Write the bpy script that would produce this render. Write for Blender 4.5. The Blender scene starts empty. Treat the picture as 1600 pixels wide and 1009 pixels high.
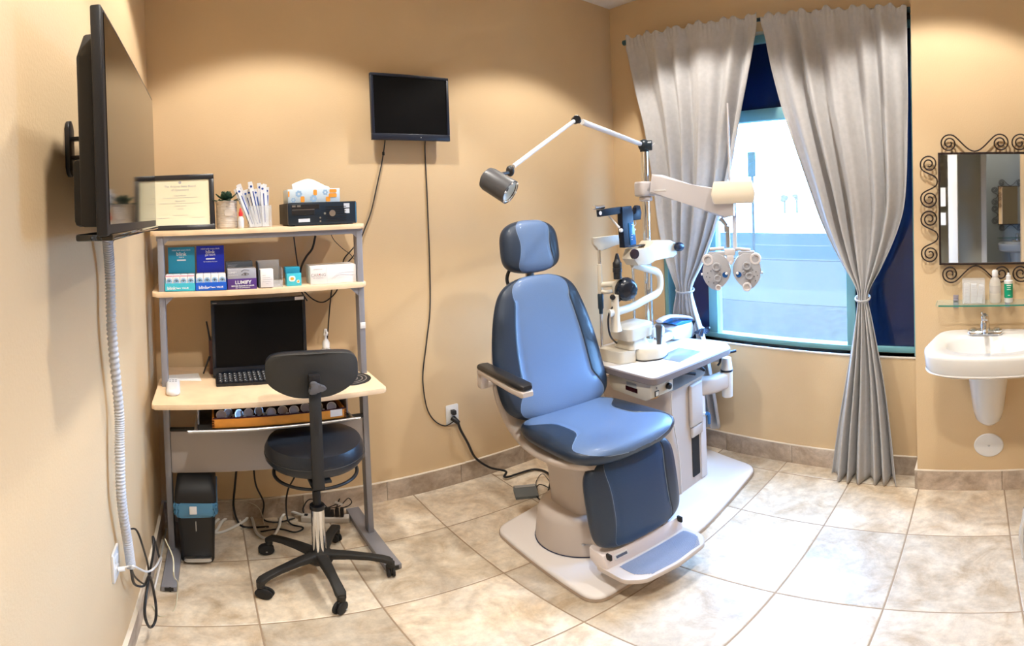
import bpy, bmesh, math, random
from math import sin, cos, pi, radians, atan2, hypot, sqrt
from mathutils import Vector, Matrix, Quaternion
random.seed(7)
sc = bpy.context.scene
col = sc.collection

# ------------------------------------------------------------------ camera (a phone panorama: equirectangular sweep)
CAM = Vector((0.2560, -2.1764, 1.5413))
YAW, PIT, ROL = radians(35.590), radians(-0.6545), radians(-1.910)
FX, FY, V0 = 763.07, 771.53, 328.11
_f = Vector((sin(YAW) * cos(PIT), cos(YAW) * cos(PIT), sin(PIT)))
_r = Vector((cos(YAW), -sin(YAW), 0))
_u = _r.cross(_f)
_r2, _u2 = _r * cos(ROL) + _u * sin(ROL), -_r * sin(ROL) + _u * cos(ROL)
cd = bpy.data.cameras.new('camera')
cam = bpy.data.objects.new('camera', cd)
col.objects.link(cam)
cam.matrix_world = Matrix(((_r2.x, _u2.x, -_f.x, CAM.x), (_r2.y, _u2.y, -_f.y, CAM.y), (_r2.z, _u2.z, -_f.z, CAM.z), (0, 0, 0, 1)))
cd.type = 'PANO'
cc = cd if hasattr(cd, 'panorama_type') else cd.cycles
cc.panorama_type = 'EQUIRECTANGULAR'
cc.longitude_min, cc.longitude_max = -800 / FX, 800 / FX
cc.latitude_min, cc.latitude_max = -(1009 - V0) / FY, V0 / FY
cd.clip_start, cd.clip_end = 0.02, 400
sc.camera = cam

# ------------------------------------------------------------------ view, world, daylight
sc.view_settings.view_transform = 'Standard'
sc.view_settings.look = 'None'
sc.view_settings.gamma = 1
sc.view_settings.use_curve_mapping = False
sc.view_settings.exposure = EXPOSURE = -0.03
w = bpy.data.worlds.new('sky')
sc.world = w
w.use_nodes = True
bg = w.node_tree.nodes['Background']
bg.inputs['Color'].default_value = (0.24, 0.52, 1.0, 1)
bg.inputs['Strength'].default_value = 46.0
XW, XS, CEIL = 2.651, 2.514, 2.865      # window wall, sink wall, ceiling
portal = bpy.data.lights.new('window_portal', 'AREA')
portal.shape = 'RECTANGLE'
portal.size, portal.size_y = 0.78, 1.25
portal.cycles.is_portal = True
po = bpy.data.objects.new('window_portal', portal)
po.location = (XW + 0.1, -1.11, 1.35)
po.rotation_euler = (0, radians(90), 0)
col.objects.link(po)
sc.cycles.max_bounces = 10
sc.cycles.diffuse_bounces = 5
sc.cycles.glossy_bounces = 5
sc.cycles.transparent_max_bounces = 12
sc.cycles.sample_clamp_indirect = 6
LAMPS = [(0.58, -0.80, 92), (1.85, -0.80, 92), (0.58, -1.95, 125), (1.85, -2.0, 92)]  # recessed ceiling lamps: x, y, watts
LAMP_COLOR = (1.0, 0.95, 0.88)

# ------------------------------------------------------------------ helpers
def at(u, v, x=None, y=None, z=None):
    "point in the room seen at a photograph pixel, on the given plane"
    lon, lat = (u - 800) / FX, -(v - V0) / FY
    d = (_r2 * sin(lon) + _f * cos(lon)) * cos(lat) + _u2 * sin(lat)
    if x is not None: t = (x - CAM.x) / d.x
    elif y is not None: t = (y - CAM.y) / d.y
    else: t = (z - CAM.z) / d.z
    return CAM + d * t

MATS = {}
def mat(name, c, rough=0.5, metal=0.0, spec=0.5, bump=0, bscale=200, var=0, vscale=8, coat=0, alpha=1, trans=0, emit=None, estr=0, sheen=0, ior=1.45):
    if name in MATS: return MATS[name]
    m = bpy.data.materials.new(name); m.use_nodes = True
    nt = m.node_tree; b = nt.nodes['Principled BSDF']
    b.inputs['Base Color'].default_value = (*c, 1)
    b.inputs['Roughness'].default_value = rough
    b.inputs['Metallic'].default_value = metal
    b.inputs['Specular IOR Level'].default_value = spec
    b.inputs['Coat Weight'].default_value = coat
    b.inputs['Coat Roughness'].default_value = 0.15
    b.inputs['Transmission Weight'].default_value = trans
    b.inputs['IOR'].default_value = ior
    b.inputs['Sheen Weight'].default_value = sheen
    b.inputs['Alpha'].default_value = alpha
    if emit:
        b.inputs['Emission Color'].default_value = (*emit, 1); b.inputs['Emission Strength'].default_value = estr
    if bump or var:
        tc = nt.nodes.new('ShaderNodeTexCoord')
    if bump:
        n = nt.nodes.new('ShaderNodeTexNoise'); n.inputs['Scale'].default_value = bscale; n.inputs['Detail'].default_value = 3
        bp = nt.nodes.new('ShaderNodeBump'); bp.inputs['Strength'].default_value = bump; bp.inputs['Distance'].default_value = 0.002
        nt.links.new(tc.outputs['Object'], n.inputs['Vector']); nt.links.new(n.outputs['Fac'], bp.inputs['Height']); nt.links.new(bp.outputs['Normal'], b.inputs['Normal'])
    if var:
        n2 = nt.nodes.new('ShaderNodeTexNoise'); n2.inputs['Scale'].default_value = vscale; n2.inputs['Detail'].default_value = 4
        r = nt.nodes.new('ShaderNodeValToRGB')
        r.color_ramp.elements[0].position = 0.3; r.color_ramp.elements[1].position = 0.7
        r.color_ramp.elements[0].color = (*[x * (1 - var) for x in c], 1); r.color_ramp.elements[1].color = (*[min(1, x * (1 + var)) for x in c], 1)
        nt.links.new(tc.outputs['Object'], n2.inputs['Vector']); nt.links.new(n2.outputs['Fac'], r.inputs['Fac']); nt.links.new(r.outputs['Color'], b.inputs['Base Color'])
    MATS[name] = m
    return m

def tile_mat(name, base, dark, light, rough=0.3):
    m = bpy.data.materials.new(name); m.use_nodes = True
    nt = m.node_tree; L = nt.links; b = nt.nodes['Principled BSDF']
    tc = nt.nodes.new('ShaderNodeTexCoord')
    at_ = nt.nodes.new('ShaderNodeAttribute'); at_.attribute_name = 'tile_shift'
    ad = nt.nodes.new('ShaderNodeVectorMath'); ad.operation = 'ADD'
    L.new(tc.outputs['Object'], ad.inputs[0]); L.new(at_.outputs['Vector'], ad.inputs[1])
    n = nt.nodes.new('ShaderNodeTexNoise'); n.inputs['Scale'].default_value = 5.5; n.inputs['Detail'].default_value = 9; n.inputs['Roughness'].default_value = 0.62; n.inputs['Distortion'].default_value = 1.1
    L.new(ad.outputs[0], n.inputs['Vector'])
    r = nt.nodes.new('ShaderNodeValToRGB'); e = r.color_ramp.elements
    e[0].position = 0.34; e[0].color = (*dark, 1); e[1].position = 0.66; e[1].color = (*light, 1)
    k = e.new(0.5); k.color = (*base, 1)
    L.new(n.outputs['Fac'], r.inputs['Fac'])
    # per-tile tone and small veins
    sx = nt.nodes.new('ShaderNodeSeparateXYZ'); L.new(at_.outputs['Vector'], sx.inputs[0])
    md = nt.nodes.new('ShaderNodeMath'); md.operation = 'FRACT'; L.new(sx.outputs['X'], md.inputs[0])
    mr = nt.nodes.new('ShaderNodeMapRange'); mr.inputs['To Min'].default_value = 0.80; mr.inputs['To Max'].default_value = 1.12; L.new(md.outputs[0], mr.inputs['Value'])
    n2 = nt.nodes.new('ShaderNodeTexNoise'); n2.inputs['Scale'].default_value = 26; n2.inputs['Detail'].default_value = 8; n2.inputs['Roughness'].default_value = 0.7
    L.new(ad.outputs[0], n2.inputs['Vector'])
    mr2 = nt.nodes.new('ShaderNodeMapRange'); mr2.inputs['From Min'].default_value = 0.35; mr2.inputs['From Max'].default_value = 0.65; mr2.inputs['To Min'].default_value = 0.80; mr2.inputs['To Max'].default_value = 1.08
    L.new(n2.outputs['Fac'], mr2.inputs['Value'])
    mu = nt.nodes.new('ShaderNodeMath'); mu.operation = 'MULTIPLY'; L.new(mr.outputs[0], mu.inputs[0]); L.new(mr2.outputs[0], mu.inputs[1])
    vm = nt.nodes.new('ShaderNodeVectorMath'); vm.operation = 'SCALE'; L.new(r.outputs['Color'], vm.inputs[0]); L.new(mu.outputs[0], vm.inputs['Scale'])
    L.new(vm.outputs[0], b.inputs['Base Color'])
    b.inputs['Roughness'].default_value = rough
    bp = nt.nodes.new('ShaderNodeBump'); bp.inputs['Strength'].default_value = 0.12; bp.inputs['Distance'].default_value = 0.002
    L.new(n2.outputs['Fac'], bp.inputs['Height']); L.new(bp.outputs['Normal'], b.inputs['Normal'])
    MATS[name] = m
    return m

def BM(): return bmesh.new()

def box(bm, lo, hi, bev=0.0, seg=2):
    lo, hi = [min(a, b) for a, b in zip(lo, hi)], [max(a, b) for a, b in zip(lo, hi)]
    vs = [bm.verts.new((x, y, z)) for x in (lo[0], hi[0]) for y in (lo[1], hi[1]) for z in (lo[2], hi[2])]
    fs = [(0, 1, 3, 2), (4, 6, 7, 5), (0, 4, 5, 1), (2, 3, 7, 6), (0, 2, 6, 4), (1, 5, 7, 3)]
    faces = [bm.faces.new([vs[i] for i in f]) for f in fs]
    if bev > 0:
        es = list({e for f in faces for e in f.edges})
        bev = min(bev, 0.49 * min(abs(hi[i] - lo[i]) for i in range(3)))
        bmesh.ops.bevel(bm, geom=es, offset=bev, segments=seg, profile=0.5, affect='EDGES')
    return bm

def prism(bm, pts, axis, a, b, bev=0):
    "polygon pts (2D, in the two other axes) pushed along axis from a to b"
    def P(p, t):
        q = [0, 0, 0]; o = [i for i in range(3) if i != axis]
        q[axis] = t; q[o[0]] = p[0]; q[o[1]] = p[1]; return q
    A = [bm.verts.new(P(p, a)) for p in pts]; B = [bm.verts.new(P(p, b)) for p in pts]
    n = len(pts)
    fs = [bm.faces.new(A), bm.faces.new(B[::-1])]
    for i in range(n): fs.append(bm.faces.new((A[i], B[i], B[(i + 1) % n], A[(i + 1) % n])))
    if bev: bmesh.ops.bevel(bm, geom=list({e for f in fs[:2] for e in f.edges}), offset=bev, segments=2, profile=0.5, affect='EDGES')
    return bm

def rrect(w, h, r, n=5, cx=0, cy=0):
    pts = []
    for k, (sx, sy) in enumerate(((1, 1), (-1, 1), (-1, -1), (1, -1))):
        for i in range(n + 1):
            a = pi / 2 * (k + i / n)
            pts.append((cx + sx * (w / 2 - r) + r * cos(a), cy + sy * (h / 2 - r) + r * sin(a)))
    return pts

def frame_of(d):
    d = d.normalized()
    up = Vector((0, 0, 1)) if abs(d.z) < 0.95 else Vector((1, 0, 0))
    a = d.cross(up).normalized(); return a, a.cross(d).normalized()

def lathe(bm, prof, o, d=(0, 0, 1), n=28, cap=True):
    "profile list of (radius, height along d)"
    d = Vector(d).normalized(); a, b = frame_of(d); o = Vector(o); rings = []
    for (r, h) in prof:
        rings.append([bm.verts.new(o + d * h + (a * cos(2 * pi * i / n) + b * sin(2 * pi * i / n)) * max(r, 1e-5)) for i in range(n)])
    for A, B in zip(rings, rings[1:]):
        for i in range(n): bm.faces.new((A[i], A[(i + 1) % n], B[(i + 1) % n], B[i]))
    if cap:
        bm.faces.new(rings[0][::-1]); bm.faces.new(rings[-1])
    return bm

def cyl(bm, p, q, r, r2=None, n=20):
    p, q = Vector(p), Vector(q); L = (q - p).length; r2 = r if r2 is None else r2
    e = min(0.15 * min(r, r2), 0.002, L * 0.2)
    return lathe(bm, [(r - e, 0), (r, e), (r2, L - e), (r2 - e, L)], p, q - p, n)

def smooth_path(P, sub=8, closed=False):
    P = [Vector(p) for p in P]; out = []
    n = len(P)
    for i in range(n if closed else n - 1):
        p0 = P[(i - 1) % n] if closed or i > 0 else P[0] * 2 - P[1]
        p1, p2 = P[i], P[(i + 1) % n]
        p3 = P[(i + 2) % n] if closed or i + 2 < n else P[-1] * 2 - P[-2]
        for k in range(sub):
            t = k / sub
            out.append(0.5 * ((2 * p1) + (p2 - p0) * t + (2 * p0 - 5 * p1 + 4 * p2 - p3) * t * t + (3 * p1 - p0 - 3 * p2 + p3) * t ** 3))
    if not closed: out.append(P[-1])
    return out

def tube(bm, P, r, n=10, sub=8, closed=False, rough=False, rad=None, flat=None):
    pts = [Vector(p) for p in P] if rough else smooth_path(P, sub, closed)
    m = len(pts); rings = []; a = None
    for i, p in enumerate(pts):
        d = (pts[(i + 1) % m] - pts[i - 1]) if closed else (pts[min(i + 1, m - 1)] - pts[max(i - 1, 0)])
        if d.length < 1e-9: d = Vector((0, 0, 1))
        d.normalize()
        if a is None: a, _ = frame_of(d)
        a = (a - d * a.dot(d)); a = a.normalized() if a.length > 1e-6 else frame_of(d)[0]
        b = d.cross(a)
        rr = rad(i / (m - 1)) if rad else r
        fa, fb = flat or (1, 1)
        rings.append([bm.verts.new(p + (a * cos(2 * pi * k / n) * fa + b * sin(2 * pi * k / n) * fb) * rr) for k in range(n)])
    pairs = list(zip(rings, rings[1:])) + ([(rings[-1], rings[0])] if closed else [])
    for A, B in pairs:
        for k in range(n): bm.faces.new((A[k], A[(k + 1) % n], B[(k + 1) % n], B[k]))
    if not closed: bm.faces.new(rings[0][::-1]); bm.faces.new(rings[-1])
    return bm

def sphere(bm, c, r, sz=1, n=16):
    prof = [(r * sin(pi * i / n), -r * sz * cos(pi * i / n)) for i in range(n + 1)]
    return lathe(bm, prof, c, (0, 0, 1), 24)

def loft(bm, rings, closed=True, cap=True):
    V = [[bm.verts.new(p) for p in r] for r in rings]
    n = len(V[0])
    for A, B in zip(V, V[1:]):
        for k in range(n if closed else n - 1): bm.faces.new((A[k], A[(k + 1) % n], B[(k + 1) % n], B[k]))
    if cap: bm.faces.new(V[0][::-1]); bm.faces.new(V[-1])
    return bm

SPLIT = {'finial', 'label_print', 'printed_scale', 'graduation_marks', 'white_lever', 'maker_plate', 'finger_joint', 'white_handle', 'arm_pivot', 'swivel', 'sticker', 'rubber_foot', 'orange_petal', 'flower_print', 'eyepiece', 'eyepiece_ring', 'chrome_rod', 'leg', 'button', 'top_tube', 'rod_socket', 'drive_slot', 'silver_trim', 'white_patch', 'orange_picture', 'rod_holder', 'case_walls_'}
def islands(bm):
    seen = set(); out = []
    for v in bm.verts:
        if v in seen: continue
        st = [v]; seen.add(v); isl = []
        while st:
            x = st.pop(); isl.append(x)
            for e in x.link_edges:
                y = e.other_vert(x)
                if y not in seen: seen.add(y); st.append(y)
        out.append(isl)
    return out
def obj(name, bm, m, parent=None, angle=40, smooth=True, normals=True, M=None):
    if name in SPLIT and parent is not None:
        n = len(islands(bm))
        if n > 1:
            last = None
            for k in range(n):
                b2 = bm.copy(); isl = islands(b2); bmesh.ops.delete(b2, geom=[v for i, I in enumerate(isl) if i != k for v in I], context='VERTS')
                last = _obj(name, b2, m, parent, angle, smooth, normals, M)
            bm.free(); return last
    return _obj(name, bm, m, parent, angle, smooth, normals, M)
def _obj(name, bm, m, parent=None, angle=40, smooth=True, normals=True, M=None):
    if M is not None: bm.transform(M)
    if normals: bmesh.ops.recalc_face_normals(bm, faces=bm.faces)
    me = bpy.data.meshes.new(name); bm.to_mesh(me); bm.free()
    for x in (m if isinstance(m, (list, tuple)) else [m]): me.materials.append(x)
    if smooth:
        me.polygons.foreach_set('use_smooth', [True] * len(me.polygons))
        me.set_sharp_from_angle(angle=radians(angle))
    o = bpy.data.objects.new(name, me); col.objects.link(o)
    if parent is not None:
        o.parent = parent; o.matrix_parent_inverse = WORLD[parent].inverted()
    WORLD[o] = Matrix.Identity(4)
    return o

WORLD = {}
def tag(o, label=None, cat=None, group=None, kind=None):
    if label: o['label'] = label
    if cat: o['category'] = cat
    if group: o['group'] = group
    if kind: o['kind'] = kind
    return o
def thing(name, label, cat, loc=(0, 0, 0), group=None, rot=0):
    o = bpy.data.objects.new(name, None); col.objects.link(o); o.empty_display_size = 0.05
    o.location = loc; o.rotation_euler = (0, 0, rot)
    WORLD[o] = Matrix.Translation(loc)
    return tag(o, label, cat, group)
def struct(name, bm, m, parent=None, **k):
    o = obj(name, bm, m, parent, **k); o['kind'] = 'structure'; return o
def copy_tree(o, parent=None):
    c = o.copy(); col.objects.link(c)
    if parent is not None: c.parent = parent; c.matrix_parent_inverse = o.matrix_parent_inverse.copy()
    WORLD[c] = WORLD.get(o, Matrix.Identity(4))
    for ch in [x for x in bpy.data.objects if x.parent == o and x != c]: copy_tree(ch, c)
    return c

_txt = {}
def text(s, size, M, m, parent, name='lettering', ext=0.0003, align='CENTER', bold=0.0, sx=1.0):
    "flat lettering: M maps local x (reading), y (up), z (out of the surface) to the room"
    cu = bpy.data.curves.new('t', 'FONT'); cu.body = s; cu.size = size; cu.align_x = align; cu.align_y = 'CENTER'; cu.extrude = ext; cu.offset = bold; cu.resolution_u = 3
    o = bpy.data.objects.new('t', cu)
    me = bpy.data.meshes.new_from_object(o)
    bpy.data.objects.remove(o); bpy.data.curves.remove(cu)
    for v in me.vertices: v.co = M @ Vector((v.co.x * sx, v.co.y, v.co.z))
    me.materials.clear(); me.materials.append(m); me.name = name
    q = bpy.data.objects.new(name, me); col.objects.link(q); q.parent = parent; q.matrix_parent_inverse = WORLD[parent].inverted(); WORLD[q] = Matrix.Identity(4)
    return q
def face(o, right, up):
    right, up = Vector(right).normalized(), Vector(up).normalized(); n = right.cross(up)
    return Matrix(((right.x, up.x, n.x, o[0]), (right.y, up.y, n.y, o[1]), (right.z, up.z, n.z, o[2]), (0, 0, 0, 1)))
def FY_(x, y, z): return face((x, y, z), (1, 0, 0), (0, 0, 1))       # lettering on a face that looks towards -Y

# ------------------------------------------------------------------ materials
WALL = mat('tan_wall_paint', (0.64, 0.472, 0.280), 0.75, bump=0.25, bscale=140, var=0.03, vscale=3)
CEILM = mat('ceiling_white', (0.82, 0.80, 0.76), 0.9, bump=0.2, bscale=90)
GROUT = mat('floor_grout', (0.34, 0.25, 0.17), 0.9)
TILE = tile_mat('travertine_floor', (0.72, 0.61, 0.47), (0.56, 0.43, 0.29), (0.83, 0.74, 0.61), 0.30)
BTILE = tile_mat('travertine_skirting', (0.52, 0.42, 0.33), (0.38, 0.29, 0.21), (0.68, 0.58, 0.48), 0.45)
PALEG = mat('pale_grout', (0.72, 0.65, 0.55), 0.8)
BLACK = mat('black_plastic', (0.012, 0.012, 0.014), 0.4, bump=0.1, bscale=600)
BLACKM = mat('matte_black', (0.02, 0.019, 0.018), 0.65)
RUBBER = mat('black_rubber', (0.014, 0.014, 0.015), 0.75)
SCREEN = mat('dark_screen', (0.003, 0.003, 0.0035), 0.35, spec=0.15, bump=0.05, bscale=900)
GLOSSBLK = mat('gloss_black_screen', (0.004, 0.004, 0.004), 0.06, spec=0.9)
WHITEP = mat('white_plastic', (0.72, 0.72, 0.72), 0.35)
CREAM = mat('cream_enamel', (0.62, 0.57, 0.47), 0.35)
BEIGE = mat('beige_plastic', (0.56, 0.49, 0.44), 0.45)
GREYM = mat('grey_painted_metal', (0.27, 0.27, 0.30), 0.4, metal=0.3)
LGREY = mat('light_grey_panel', (0.40, 0.37, 0.36), 0.6)
CHROME = mat('chrome', (0.75, 0.77, 0.80), 0.12, metal=1)
STEEL = mat('brushed_steel', (0.55, 0.56, 0.58), 0.3, metal=1)
WOODL = mat('maple_laminate', (0.80, 0.60, 0.39), 0.45, var=0.08, vscale=14)
LEATH = mat('window_blued_slate_leather', (0.105, 0.175, 0.325), 0.42, bump=0.35, bscale=420, coat=0.15)  # slate base colour also carries the window's blue reflection
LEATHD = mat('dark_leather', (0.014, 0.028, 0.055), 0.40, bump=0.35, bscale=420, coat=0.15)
LEATHB = mat('black_vinyl', (0.012, 0.016, 0.024), 0.33, bump=0.25, bscale=420)
CURT = mat('grey_curtain_cloth', (0.46, 0.45, 0.45), 0.85, bump=0.5, bscale=900, var=0.05, vscale=40, sheen=0.2)
IRON = mat('wrought_iron', (0.035, 0.022, 0.018), 0.5, metal=0.6)
MIRROR = mat('mirror_glass', (0.92, 0.93, 0.93), 0.02, metal=1)
PORC = mat('porcelain', (0.74, 0.73, 0.71), 0.12, coat=0.3)
TEALF = mat('teal_window_frame', (0.20, 0.44, 0.47), 0.4)
NAVYG = mat('dark_blue_glass', (0.004, 0.016, 0.075), 0.08, spec=0.6)
PAPER = mat('white_paper', (0.82, 0.81, 0.78), 0.7)
CARD = mat('white_card', (0.80, 0.78, 0.78), 0.55)
INK = mat('grey_ink', (0.10, 0.10, 0.11), 0.7)
INKL = mat('pale_ink', (0.45, 0.42, 0.42), 0.7)
WHITEINK = mat('white_ink', (0.85, 0.85, 0.85), 0.6)
TEALBOX = mat('teal_carton', (0.015, 0.27, 0.42), 0.35)
AQUA = mat('aqua_carton', (0.06, 0.50, 0.62), 0.35)
BLUEBOX = mat('blue_carton', (0.006, 0.025, 0.42), 0.35)
BLUEB2 = mat('bright_blue_carton', (0.008, 0.11, 0.60), 0.35)
PURPLE = mat('purple_carton', (0.085, 0.035, 0.20), 0.35)
SILVC = mat('silver_carton', (0.38, 0.39, 0.44), 0.35)
GREYC = mat('slate_carton', (0.09, 0.11, 0.14), 0.4)
RED = mat('red_plastic', (0.65, 0.03, 0.03), 0.35)
ORANGEW = mat('orange_wood', (0.70, 0.27, 0.035), 0.35, var=0.15, vscale=20)
MAROON = mat('maroon_lining', (0.05, 0.008, 0.012), 0.7)
LENS = mat('lens_glass', (0.55, 0.50, 0.52), 0.1, alpha=0.55)
LENSB = mat('blue_coated_lens', (0.02, 0.09, 0.28), 0.05, spec=1)
CLEAR = mat('clear_acrylic', (0.75, 0.78, 0.80), 0.06, alpha=0.28)
SHELFG = mat('green_shelf_glass', (0.45, 0.62, 0.55), 0.05, alpha=0.16)
EDGEG = mat('green_glass_edge', (0.05, 0.22, 0.16), 0.1)
LEAF = mat('succulent_leaf', (0.035, 0.085, 0.055), 0.4, var=0.4, vscale=60)
POTM = mat('whitewashed_tin', (0.58, 0.52, 0.45), 0.5, var=0.12, vscale=30)
BLUEBAG = mat('blue_bin_liner', (0.10, 0.30, 0.50), 0.3, alpha=0.75)
NAVYM = mat('navy_metal', (0.004, 0.010, 0.026), 0.4, metal=0.2)
BLUETOP = mat('blue_glossy_cover', (0.03, 0.16, 0.42), 0.15)
GREENL = mat('green_label', (0.0, 0.30, 0.16), 0.4)
GREYPED = mat('grey_pedal', (0.15, 0.17, 0.18), 0.5)
TISSB = mat('tissue_carton', (0.62, 0.74, 0.85), 0.5)
ORANGE = mat('orange_print', (0.90, 0.36, 0.05), 0.5)
BLUEP = mat('pale_blue_print', (0.33, 0.52, 0.76), 0.5)
HOSE = mat('grey_conduit', (0.52, 0.53, 0.56), 0.5)
LILAC = mat('lilac_white', (0.56, 0.53, 0.54), 0.4)
PARCH = mat('cream_certificate', (0.88, 0.83, 0.58), 0.5)
CORRW = mat('grey_blue_wall', (0.40, 0.44, 0.46), 0.8)
DOORW = mat('white_door_paint', (0.78, 0.77, 0.74), 0.5)
TISSUE = mat('tissue_paper', (0.88, 0.88, 0.88), 0.8)
BROWNP = mat('red_brown_case', (0.07, 0.02, 0.015), 0.4)
AMBER = mat('amber_cap', (0.55, 0.30, 0.08), 0.4)
DISP = mat('dark_red_display', (0.03, 0.004, 0.006), 0.1)
GLASSP = mat('window_pane_glass', (0.75, 0.90, 1.0), 0.02, alpha=0.12)

# ------------------------------------------------------------------ room shell
COLX = [-0.445, -0.045, 0.350, 0.722, 1.164, 1.612, 2.110, 2.52, 2.94]
ROWY = [0.05, -0.353, -0.773, -1.169, -1.549, -1.891, -2.296, -2.70, -3.11, -3.52]
def tiles(bm, xs, ys, z, g=0.0028, h=0.0012, mi=0, shift=None):
    for i in range(len(xs) - 1):
        for j in range(len(ys) - 1):
            x0, x1 = sorted((xs[i], xs[i + 1])); y0, y1 = sorted((ys[j], ys[j + 1]))
            sh = Vector((random.random() * 40, random.random() * 40, random.random() * 9))
            lo = [bm.verts.new((x, y, z)) for x, y in ((x0 + g, y0 + g), (x1 - g, y0 + g), (x1 - g, y1 - g), (x0 + g, y1 - g))]
            hi = [bm.verts.new((x, y, z + h)) for x, y in ((x0 + 2 * g, y0 + 2 * g), (x1 - 2 * g, y0 + 2 * g), (x1 - 2 * g, y1 - 2 * g), (x0 + 2 * g, y1 - 2 * g))]
            for v in lo + hi: v[shift] = sh
            bm.faces.new(hi)
            for k in range(4): bm.faces.new((lo[k], lo[(k + 1) % 4], hi[(k + 1) % 4], hi[k]))
bm = BM(); sh = bm.verts.layers.float_vector.new('tile_shift')
vs = [bm.verts.new(p) for p in ((-0.46, -3.6, -0.0012), (2.95, -3.6, -0.0012), (2.95, 0.05, -0.0012), (-0.46, 0.05, -0.0012))]
bm.faces.new(vs).material_index = 1
tiles(bm, COLX, ROWY, -0.0012, shift=sh)
struct('floor', bm, [TILE, GROUT], smooth=False)

T = 0.12
bm = BM(); box(bm, (-T, 0, -0.05), (XW + 0.25, T, CEIL + 0.05)); struct('wall_back', bm, WALL, smooth=False)
bm = BM(); box(bm, (-T, -1.78, -0.05), (0, 0, CEIL + 0.05)); box(bm, (-T, -2.62, 2.1), (0, -1.78, CEIL + 0.05)); box(bm, (-T, -3.6, -0.05), (0, -2.62, CEIL + 0.05))
struct('wall_left', bm, WALL, smooth=False)
WY0, WY1, WZ0, WZ1 = -1.885, -0.385, 0.715, 2.462
bm = BM()
box(bm, (XW, WY1, -0.05), (XW + 0.2, 0, CEIL + 0.05)); box(bm, (XW, -3.6, -0.05), (XW + 0.2, WY0, CEIL + 0.05))
box(bm, (XW, WY0, -0.05), (XW + 0.2, WY1, WZ0)); box(bm, (XW, WY0, WZ1), (XW + 0.2, WY1, CEIL + 0.05))
struct('wall_window', bm, WALL, smooth=False)
bm = BM(); box(bm, (XS, -3.6, -0.05), (XW, WY0 - 0.002, CEIL + 0.05)); struct('wall_sink', bm, WALL, smooth=False)
bm = BM(); box(bm, (-T, -3.7, -0.05), (XW + 0.2, -3.58, CEIL + 0.05)); struct('wall_rear', bm, WALL, smooth=False)
bm = BM(); box(bm, (-1.9, -3.7, CEIL), (XW + 0.2, T, CEIL + 0.1)); struct('ceiling', bm, CEILM, smooth=False)
# passage seen only in the mirror
bm = BM(); box(bm, (-1.9, -3.7, -0.05), (-1.8, 0, CEIL)); box(bm, (-1.8, -1.3, -0.05), (-T, -1.2, CEIL)); box(bm, (-1.8, -3.7, -0.05), (-T, -3.6, CEIL)); struct('wall_passage', bm, CORRW, smooth=False)
bm = BM(); box(bm, (-1.0, -2.24, -0.05), (-0.9, -1.3, CEIL)); struct('wall_partition', bm, mat('grey_green_wall', (0.42, 0.42, 0.36), 0.8), smooth=False)
bm = BM(); box(bm, (-1.02, -2.30, 0), (-0.88, -2.238, CEIL - 0.01), 0.004); struct('trim_1', bm, DOORW)
bm = BM(); box(bm, (-1.9, -3.7, -0.06), (-0.46, -1.2, 0)); struct('floor_passage', bm, TILE, smooth=False)
bm = BM()
box(bm, (-T - 0.015, -2.0, 0), (0.015, -1.91, 2.16), 0.004); box(bm, (-T - 0.015, -2.97, 0), (0.015, -2.88, 2.16), 0.004); box(bm, (-T - 0.015, -2.88, 2.08), (0.015, -2.0, 2.16), 0.004)
struct('door_1', bm, DOORW)

def skirt(name, p, q, nrm, h=0.122, t=0.012, step=0.40, off=0.0):
    p, q = Vector(p), Vector(q); d = (q - p); L = d.length; d.normalize(); nrm = Vector(nrm)
    bm = BM(); sh = bm.verts.layers.float_vector.new('tile_shift')
    s = -off
    while s < L:
        a, b = max(0, s) + (0.0012 if s > 0 else 0), min(L, s + step) - 0.0012
        if b - a > 0.01:
            n0 = len(bm.verts)
            P0 = [p + d * a, p + d * b, p + d * b + nrm * t, p + d * a + nrm * t]
            vs = [bm.verts.new((v.x, v.y, z)) for z in (0, h) for v in P0]
            r = Vector((random.random() * 40, random.random() * 40, 3))
            for v in vs: v[sh] = r
            for f in ((0, 1, 2, 3), (4, 7, 6, 5), (0, 4, 5, 1), (1, 5, 6, 2), (2, 6, 7, 3), (3, 7, 4, 0)): bm.faces.new([vs[i] for i in f])
        s += step
    o = struct(name, bm, [BTILE], smooth=False)
    bm = BM(); P0 = [p, q, q + nrm * (t + 0.0006), p + nrm * (t + 0.0006)]
    vs = [bm.verts.new((v.x, v.y, z)) for z in (h, h + 0.004) for v in P0]
    for f in ((0, 1, 2, 3), (4, 7, 6, 5), (0, 4, 5, 1), (1, 5, 6, 2), (2, 6, 7, 3), (3, 7, 4, 0)): bm.faces.new([vs[i] for i in f])
    struct('grout_line', bm, PALEG, o, smooth=False)
skirt('baseboard_back', (0, 0, 0), (XW, 0, 0), (0, -1, 0), off=0.17)
skirt('baseboard_left', (0, -1.905, 0), (0, -0.012, 0), (1, 0, 0), off=0.1)
skirt('baseboard_window', (XW, 0, 0), (XW, WY0, 0), (-1, 0, 0), off=0.0)
skirt('baseboard_sink', (XS, WY0 - 0.001, 0), (XS, -3.58, 0), (-1, 0, 0), off=0.0)
skirt('baseboard_side', (XW - 0.012, WY0 - 0.001, 0), (XS - 0.012, WY0 - 0.001, 0), (0, 1, 0))

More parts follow.
